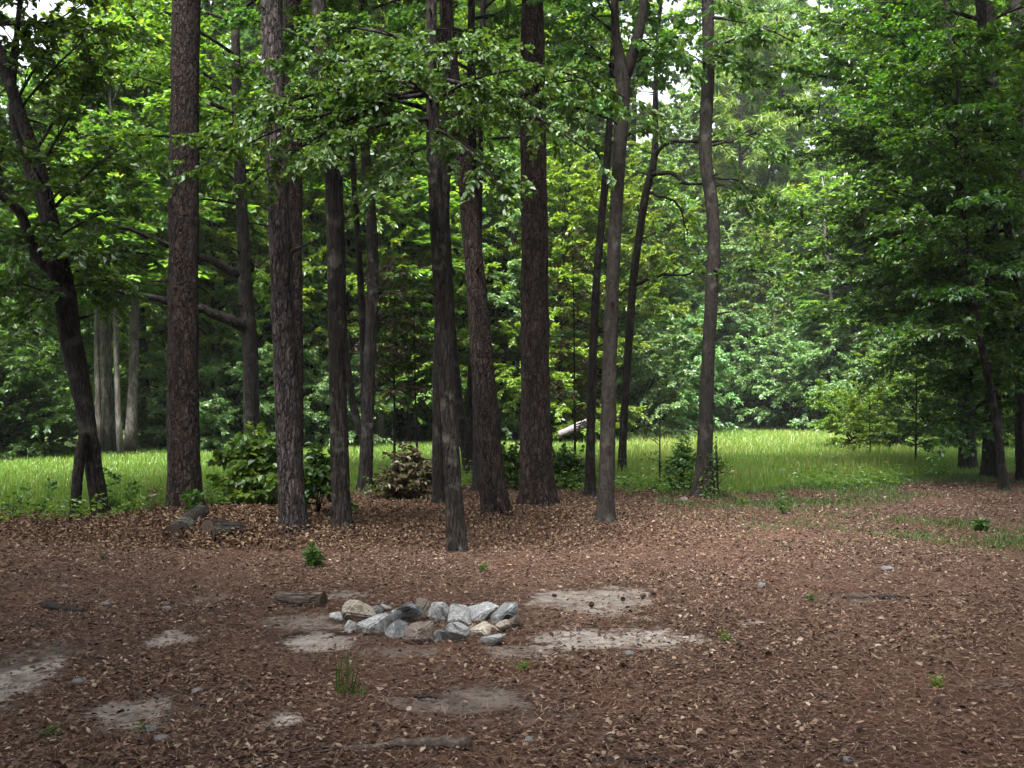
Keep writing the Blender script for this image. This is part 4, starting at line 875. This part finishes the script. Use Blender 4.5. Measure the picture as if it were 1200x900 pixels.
def weed(label, px, py, h, seed, leaf='weed', n=7, ls=.07, cat='weed', name='weed_plant'):
    r = np.random.default_rng(seed); b = G(px, py); b[2] = gh(b[0], b[1]); wmb = MB(); lmb = MB(); limbs = []
    for k in range(n):
        az = r.uniform(0, FULL); e = np.array([math.cos(az) * h * .6 * r.random(), math.sin(az) * h * .5 * r.random(), h * r.uniform(.6, 1.05)])
        lp = limb_pts([0, 0, -.01], e, r, .03, .06, 6); tube(wmb, lp, np.linspace(.004, .0015, 6), 4); limbs.append(lp)
    foliage(lmb, wmb, limbs, r, per_m=max(6, 3 / h), tl=h * .3, nl=6, ls=ls, lw=.55, rich=True, tmin=.15, flat=.5)
    o = thing(name, label, cat, b); obj('stem', wmb.mesh('stem', smooth=True), M['weed'], o); obj('foliage', lmb.mesh('foliage'), M[leaf], o)
for i, (px, py, h, n, ls, lf, lab) in enumerate([
    (50, 603, .42, 6, .07, 'leaf_dark', 'small weed at the meadow edge near the left frame edge'),
    (133, 603, .5, 8, .08, 'leaf_dark', 'leafy weed right of the forked leaning tree'),
    (178, 606, .4, 5, .06, 'leaf_brown', 'dry weed just left of the straight reddish pine'),
    (222, 611, .28, 8, .09, 'weed', 'bright leafy sprig at the foot of the straight reddish pine'),
    (160, 603, .3, 6, .06, 'leaf_dark', 'low weed between the forked tree and straight pine'),
    (20, 606, .25, 6, .06, 'leaf_dark', 'low weed at the left frame edge by the meadow'),
    (370, 663, .14, 7, .07, 'weed', 'small bright green plant on the litter below the grey plated pine'),
    (566, 667, .09, 6, .05, 'weed', 'small bright green plant right of the slender oak foot'),
    (120, 655, .10, 6, .05, 'leaf_brown', 'small yellowing plant on the litter below the forked tree'),
    (60, 866, .055, 9, .035, 'weed', 'small green sprout near the bottom left corner'),
    (168, 862, .05, 7, .03, 'weed', 'tiny green sprout beside the grey pebbles at bottom left'),
    (1098, 806, .08, 8, .04, 'leaf_lime', 'yellowish sprout alone on the litter at the right'),
    (850, 752, .10, 8, .04, 'leaf_lime', 'yellowish sprout at the right tip of the long sandy patch'),
    (918, 602, .3, 7, .06, 'weed', 'small weed right of the solitary curved trunk'),
    (615, 787, .07, 7, .04, 'leaf_lime', 'yellowish sprout right below the rock ring'),
    (950, 702, .06, 8, .04, 'weed', 'green sprout beside the charred wood patch'),
    (1150, 622, .12, 8, .06, 'weed', 'small green weed in front of the right trunks')]):
    small = h < .12
    weed(lab, px, py, h * (.5 if small else 1), 400 + i, lf, n, ls * (.42 if small else 1))

def grass_clump(label, px, py, h, n, seed, w=.0035, spread=.07, lean=.5):
    r = np.random.default_rng(seed); b = G(px, py); b[2] = gh(b[0], b[1]); mb = MB(); t = np.linspace(0, 1, 6)
    for k in range(n):
        a = r.uniform(0, FULL); o = np.array([math.cos(a), math.sin(a), 0]) * spread * r.random(); L = h * r.uniform(.5, 1.05); ln = lean * r.uniform(.1, 1) * L; d = np.array([r.uniform(-.3, 1), r.uniform(-.6, .6), 0])
        ctr = o + np.outer(t, [0, 0, L]) + np.outer(t ** 2, d * ln); sd = nrm(np.array([math.cos(a + 1), math.sin(a + 1), 0.])); ww = w * (1 - t ** 2 * .9)[:, None]
        V = np.stack([ctr - sd * ww, ctr + sd * ww], 1).reshape(-1, 3); i = np.arange(5)[:, None] * 2; mb.add(V, [i + [0, 1, 3, 2]])
    tag(obj('grass_tuft', mb.mesh('grass_tuft'), M['weed'], None, b), label, 'grass tuft')
grass_clump('tall green grass tuft growing alone in front of the rock ring', 404, 816, .27, 26, 61)
grass_clump('short spray of grass lying right of the tall tuft', 423, 817, .07, 9, 62, lean=1.3, spread=.05)

# ------------------------------------------------------------------ the ring of rocks
def rock(label, px, pb, w, h, mat, seed, dep=None, tilt=0.0, up=0.0, name='rock', group='rocks of the fire ring'):
    r = np.random.default_rng(seed); b = G(px, pb); y = b[1]; W = w / F * y; Hh = h / F * y * .92; D = dep or W * r.uniform(.6, .85)
    bm = bmesh.new()
    for k in range(11):
        v = r.normal(size=3); v /= np.abs(v).max() ** .65 * np.linalg.norm(v) ** .35
        bm.verts.new(v * r.uniform(.82, 1.05))
    bmesh.ops.convex_hull(bm, input=bm.verts)
    for v in [v for v in bm.verts if not v.link_faces]: bm.verts.remove(v)
    bmesh.ops.bevel(bm, geom=list(bm.edges), offset=float(r.uniform(.05, .11)), segments=2, affect='EDGES')
    bmesh.ops.triangulate(bm, faces=bm.faces)
    bmesh.ops.subdivide_edges(bm, edges=bm.edges, cuts=3, use_grid_fill=True)
    co = np.array([v.co for v in bm.verts])
    co = (co - (co.max(0) + co.min(0)) / 2) / (co.max(0) - co.min(0)) * 2
    n1 = vnoise(co, 1.7, seed); n2 = vnoise(co, 5.0, seed + 9)
    co = co * (1 + .10 * n1 + .05 * n2)[:, None]
    c, s = math.cos(tilt), math.sin(tilt); co = np.stack([co[:, 0] * c - co[:, 2] * s, co[:, 1], co[:, 0] * s + co[:, 2] * c], 1)
    co = (co - (co.max(0) + co.min(0)) / 2) / (co.max(0) - co.min(0))
    co *= [W, D, Hh * 1.18]
    co[:, 2] -= co[:, 2].min() + Hh * .2
    for v, q in zip(bm.verts, co): v.co = q
    me = bpy.data.meshes.new('rock'); bm.to_mesh(me); bm.free()
    o = obj(name, me, M[mat], None, (b[0], y + D / 2, float(gh(b[0], y)) + up))
    return tag(o, label, 'rock', group)
ROCKS = [
    (394, 731, 18, 12, 'rock', 'small pale stone at the left end of the rock ring', 0),
    (419, 729, 44, 25, 'rock_tan', 'large slanted pale rock at the left of the back row', .35),
    (441, 724, 22, 14, 'rock_blue', 'small dark stone wedged behind the left rocks', 0),
    (448, 719, 20, 13, 'rock', 'small pale stone at the very back of the ring', 0),
    (473, 734, 46, 28, 'rock_blue', 'large rock with dark front face and pale top in the back row', -.15),
    (496, 727, 30, 26, 'rock_brown', 'dark brown streaked rock left of the middle back row', .5),
    (514, 731, 27, 26, 'rock', 'pale upright rock in the middle back row', .6),
    (538, 733, 28, 25, 'rock', 'grey white mottled rock right of the middle back row', -.2),
    (565, 730, 40, 22, 'rock', 'long flat topped pale rock in the back row', .05),
    (591, 733, 33, 27, 'rock_blue', 'big bluish rock at the right end of the back row', -.3),
    (600, 739, 22, 19, 'rock_brown', 'dark stone tucked under the right end of the ring', 0),
    (411, 743, 18, 14, 'rock', 'small pale stone at the left front of the ring', .2),
    (435, 746, 40, 25, 'rock', 'large rounded grey rock at the left of the front row', .1),
    (463, 751, 28, 24, 'rock_blue', 'blue grey rock second in the front row', -.5),
    (490, 757, 35, 27, 'rock_brown', 'brown pointed rock in the middle of the front row', .1),
    (511, 754, 15, 15, 'rock_blue', 'small bluish stone beside the brown pointed rock', 0),
    (532, 755, 34, 25, 'rock', 'pale slab slanting down to the right in the front row', -.6),
    (548, 746, 16, 13, 'rock_tan', 'small tan stone between slanted slab and tan rock', 0),
    (569, 750, 41, 20, 'rock_tan', 'wide tan rock at the right of the front row', -.05),
    (577, 758, 31, 13, 'rock', 'flat pale stone lowest at the front right of the ring', 0),
    (590, 742, 20, 15, 'rock_tan', 'small tan stone at the right inner side of the ring', .2)]
for i, (px, pb, w, h, mt, lab, tl) in enumerate(ROCKS): rock(lab, px, pb, w, h, mt, 500 + i, tilt=tl)

# ------------------------------------------------------------------ logs, sticks, cones, pebbles
def log(label, a, b, r0, r1, bark, seed, name='log', sink=.25, cut='cutwood'):
    """a, b: ground points of the two ends"""
    a = np.array(a, float); b = np.array(b, float); n = 8
    t = np.linspace(0, 1, n)[:, None]; rad = np.linspace(r0, r1, n)
    pts = a * (1 - t) + b * t; pts[:, 2] += rad * (1 - sink); rr = np.random.default_rng(seed)
    pts[1:-1] += rr.normal(0, .006, (n - 2, 3)) * (r0 / .13)
    base = pts.mean(0).copy(); q = Vector(b - a).to_track_quat('Z', 'Y'); Rm = np.array(q.to_matrix()); pts = (pts - base) @ Rm; pos_ = base; base = np.zeros(3)
    mb = MB(); tube(mb, pts, rad, 24, .012, 0, seed, cap=False)
    o = thing(name, label, 'log', pos_); o.rotation_euler = q.to_euler(); obj('bark', mb.mesh('bark', base, True), M[bark], o)
    for e, (p, q, rd) in enumerate(((pts[0], pts[1], rad[0]), (pts[-1], pts[-2], rad[-1]))):
        d = nrm(p - q); mb = MB()
        tube(mb, np.array([p - d * .01, p + d * .004, p + d * .005]), np.array([rd * .93, rd * .92, rd * .88]), 18, .03, 0, seed + e)
        obj('cut_end', mb.mesh('cut_end', base), M[cut], o)
g0 = G(203, 637); g1 = G(224, 620); log('thick cut log lying lengthwise, dark end facing the front, left of two', g0, g1 + [.03, .25, .06], .115, .12, 'bark', 71)
g0 = G(243, 637); g1 = G(268, 637); log('thick tilted cut log beside it, right of two at the straight pine', g0 + [0, 0, .02], g1 + [.06, .32, -.02], .145, .12, 'bark', 72)
log('short grey cut log lying across the litter left of the rock ring', G(322, 712) + [0, .06, 0], G(378, 713) + [0, .03, 0], .062, .068, 'log_bark', 73)
log('grey fallen log propped at a slant beyond the forked tree', P(655, 512, 30) * [1, 1, 1], P(690, 499, 30), .10, .14, 'greywood', 74, 'fallen_log', cut='greywood')

def stick(label, line, r0, r1, mat, seed, name='stick', fork=()):
    r = np.random.default_rng(seed); mb = MB(); q = np.array([G(*p) for p in line]); q[:, 2] = gh(q[:, 0], q[:, 1])
    base = q[0].copy(); q = smooth_path(q, 16); rad = np.linspace(r0, r1, 16) * r.uniform(.85, 1.15, 16); q[:, 2] += rad * .75; q[1:-1] += r.normal(0, .004, (14, 3))
    tube(mb, q, rad, 9, .12, 0, seed)
    for f in fork:
        k = np.array([G(*p) for p in f]); k[:, 2] = gh(k[:, 0], k[:, 1]) + np.linspace(r1, .02, len(k)); k = smooth_path(k, 8); tube(mb, k, np.linspace(r1 * .8, .003, 8), 6, .05, 0, seed)
    tag(obj(name, mb.mesh(name, base, True), M[mat], None, base), label, 'stick')
stick('charred black broken branch lying on the litter at the left', [(54, 713), (62, 716), (76, 717), (98, 719)], .036, .022, 'char', 81, 'charred_branch', [[(70, 716), (74, 711)], [(84, 717), (92, 714)]])
stick('long dead branch lying at the bottom centre, bleached at its thin end', [(552, 880), (520, 879), (470, 880), (430, 882), (390, 886)], .030, .011, 'stick', 82, 'fallen_branch', [[(400, 885), (372, 884), (348, 889)], [(392, 886), (365, 892)]])
stick('dark stick cut off by the bottom frame edge', [(690, 897), (730, 896), (770, 897), (806, 898)], .012, .01, 'char', 83)
stick('blackened wood scrap on the grey patch at the right', [(1030, 700), (1048, 700), (1066, 701)], .02, .012, 'char', 84, 'charred_branch', [[(1040, 700), (1042, 695)]])
stick('thin blackened twig left of the wood scrap at the right', [(985, 698), (1005, 700), (1030, 698)], .010, .006, 'char', 85)
stick('thin straight twig lying before the rock ring', [(498, 795), (520, 796), (545, 796)], .005, .004, 'stick', 86)
stick('short dark stick on the sandy patch by the grass tuft', [(488, 819), (500, 820), (512, 820)], .009, .007, 'char', 87)
stick('crooked twig lying left of the charred branch', [(10, 735), (30, 734), (52, 731), (70, 730)], .006, .003, 'stick', 88)
stick('thin twig among leaves at the right front', [(960, 745), (975, 741), (990, 748)], .005, .003, 'stick', 89)
stick('curved dry root tip left of the forked grey tree foot', [(722, 614), (740, 607), (752, 605)], .02, .008, 'stick', 90)
stick('thin pale twig lying at the lower right', [(1130, 795), (1160, 803), (1200, 808)], .006, .003, 'stick', 91)
stick('thin dark twig crossing the litter at bottom right of centre', [(700, 868), (740, 878), (775, 892)], .006, .003, 'stick', 92)

def pebble(label, px, py, w, h, mat, seed, name='pebble'):
    r = np.random.default_rng(seed); b = G(px, py); bm = bmesh.new(); bmesh.ops.create_icosphere(bm, subdivisions=3, radius=1)
    W = w / F * b[1] / 2; H = h / F * b[1] / 2
    for v in bm.verts:
        f = 1 + .22 * mnoise.noise(v.co * 1.3 + Vector((seed, 0, 0))) + .05 * mnoise.noise(v.co * 5); v.co = Vector((v.co.x * W * f, v.co.y * W * .8 * f, v.co.z * H * f))
    for f in bm.faces: f.smooth = True
    me = bpy.data.meshes.new(name); bm.to_mesh(me); bm.free()
    tag(obj(name, me, M[mat], None, (b[0], b[1], float(gh(b[0], b[1])) + H * .55)), label, 'pebble')
for i, (px, py, w, h, lab) in enumerate([
    (92, 804, 15, 9, 'grey pebble on the litter between the two left sandy patches'), (188, 872, 16, 9, 'blue grey pebble near the bottom left, lowest of all'), (176, 861, 18, 7, 'flat grey pebble just above the lowest blue grey pebble'),
    (231, 815, 14, 8, 'pale pebble right of the lower left sandy patch'), (76, 690, 9, 6, 'small grey pebble behind the charred branch'), (124, 711, 11, 7, 'grey pebble right of the charred branch'), (196, 717, 12, 7, 'brown grey pebble above the pale left sandy patch'),
    (737, 769, 12, 7, 'grey pebble in front of the long sandy patch'), (892, 688, 9, 9, 'round pale stone standing alone right of the sandy patches'), (1040, 667, 16, 7, 'flat pale stone on the litter at the right'), (735, 655, 0, 0, ''), (620, 872, 12, 9, 'grey pebble at the bottom right of the long dead branch'), (993, 893, 14, 8, 'grey pebble at the bottom edge right of centre')]):
    if lab: pebble(lab, px, py, w, h, 'pebble', 600 + i)
pebble('crumpled white scrap lying in the meadow beside the forked tree', 80, 566, 8, 6, 'white', 640, 'paper_scrap')
pebble('dark reddish stone at the left foot of the solitary curved trunk', 802, 589, 11, 9, 'rock_brown', 641, 'rock')

cm = MB(); r_ = np.random.default_rng(3); L = .07
tube(cm, np.array([[-L / 2, 0, 0], [-L * .3, 0, 0], [0, 0, 0], [L * .3, 0, 0], [L / 2, 0, 0]]), np.array([.008, .017, .018, .012, .004]), 10)
k = np.arange(90); u = (k + .5) / 90; th = k * 2.39996; xx = -L / 2 + L * u; rr = .019 * np.sin(PI * np.clip(u * .8 + .18, 0, 1)) ** .7
pp = np.stack([xx, np.cos(th) * rr, np.sin(th) * rr], 1); dd = nrm(np.stack([np.full(90, .6), np.cos(th), np.sin(th)], 1))
leaves(cm, pp, dd, nrm(np.stack([np.full(90, 1.), -np.cos(th) * .3, -np.sin(th) * .3], 1)), np.full(90, .016), 1.0, True)
cmesh = cm.mesh('pine_cone')
for i, (px, py, lab) in enumerate([(693, 709, 'dark round pine cone in the middle of the upper sandy patch'), (650, 699, 'dark pine cone at the left of the upper sandy patch'), (754, 699, 'dark pine cone at the right of the upper sandy patch'), (766, 699, 'pine cone rightmost on the upper sandy patch, beside another cone'), (730, 703, 'flattened pine cone right of the middle of the upper sandy patch'),
                               (975, 742, 'pine cone lying in the litter right of the long sandy patch'), (1100, 668, 'pine cone on the litter at the right below the thin grass'), (1040, 690, 'pine cone lying behind the blackened wood scrap'), (1047, 740, 'reddish pine cone on the litter far right'), (150, 795, 'pine cone between the left sandy patches'), (900, 770, 'pine cone in the litter right of the yellowish sprout'),
                               (850, 655, 'pine cone in the litter in front of the solitary curved trunk'), (1010, 860, 'pine cone in the litter at bottom right')]):
    b = G(px, py); o = obj('pine_cone', cmesh, M['cone'], None, (b[0], b[1], float(gh(b[0], b[1])) + .014)); o.rotation_euler = (r_.uniform(0, 6), r_.normal(0, .2), r_.uniform(0, 6)); s_ = r_.uniform(.5, .8); o.scale = (s_,) * 3
    tag(o, lab, 'pine cone', 'pine cones on the forest floor')

hm, nt = newmat('haze_air'); k = NT(nt); pv = k.n('ShaderNodeVolumePrincipled', i_Density=.0004); pv.inputs['Color'].default_value = (.9, .95, 1, 1); pv.inputs['Anisotropy'].default_value = .2
o_ = k.n('ShaderNodeOutputMaterial'); k.l(pv, 0, o_, 'Volume')
mb = MB(); c8 = np.array([[x, y, z] for x in (-450, 450) for y in (-110, 580) for z in (-1.2, 40)], float)
mb.add(c8, [np.array([[0, 1, 3, 2], [4, 6, 7, 5], [0, 4, 5, 1], [2, 3, 7, 6], [0, 2, 6, 4], [1, 5, 7, 3]])])
tag(obj('haze', mb.mesh('haze'), hm), 'thin haze added between the trees to lift dark gaps', 'haze', kind='stuff')  # scattering volume added to lighten the dark gaps in the far woods

# ------------------------------------------------------------------ light, sky, camera
SUN_EL, SUN_AZ = math.radians(60), math.radians(-155)   # azimuth clockwise from +Y (camera looks along +Y)
w = bpy.data.worlds.new('World'); S.world = w; w.use_nodes = True; k = NT(w.node_tree); w.node_tree.nodes.clear()
sky = k.n('ShaderNodeTexSky', sky_type='NISHITA', sun_disc=False, sun_elevation=SUN_EL, sun_rotation=SUN_AZ, air_density=1.0, dust_density=3.0, ozone_density=1.0)
hs = k.n('ShaderNodeHueSaturation', i_Saturation=.28); k.l(sky, 0, hs, 'Color')
bgn = k.n('ShaderNodeBackground', i_Strength=.105); k.l(hs, 0, bgn, 0)
wo = k.n('ShaderNodeOutputWorld'); k.l(bgn, 0, wo, 0)
ld = bpy.data.lights.new('sun', 'SUN'); ld.energy = 5.0; ld.angle = math.radians(28); ld.color = (1, .97, .93)
lo = bpy.data.objects.new('sun', ld); C.objects.link(lo)
sd = Vector((math.sin(SUN_AZ) * math.cos(SUN_EL), math.cos(SUN_AZ) * math.cos(SUN_EL), math.sin(SUN_EL)))
lo.rotation_euler = sd.to_track_quat('Z', 'Y').to_euler()
lo.location = (0, 0, 30)

cam = bpy.data.cameras.new('camera'); cam.lens = 35; cam.sensor_width = 36; cam.shift_y = (HOR - 450) / 1200; cam.clip_end = 1500
co = bpy.data.objects.new('camera', cam); C.objects.link(co); co.location = (0, 0, HC); co.rotation_euler = (PI / 2, 0, 0); S.camera = co

vs = S.view_settings; vs.view_transform = 'Standard'; vs.look = 'None'; vs.exposure = 2.4; vs.gamma = 1; vs.use_curve_mapping = False
S.render.engine = 'CYCLES'
cy = S.cycles; cy.max_bounces = 8; cy.diffuse_bounces = 6; cy.glossy_bounces = 2; cy.transmission_bounces = 6; cy.transparent_max_bounces = 4
cy.use_denoising = True; cy.caustics_reflective = False; cy.caustics_refractive = False; cy.sample_clamp_indirect = 6
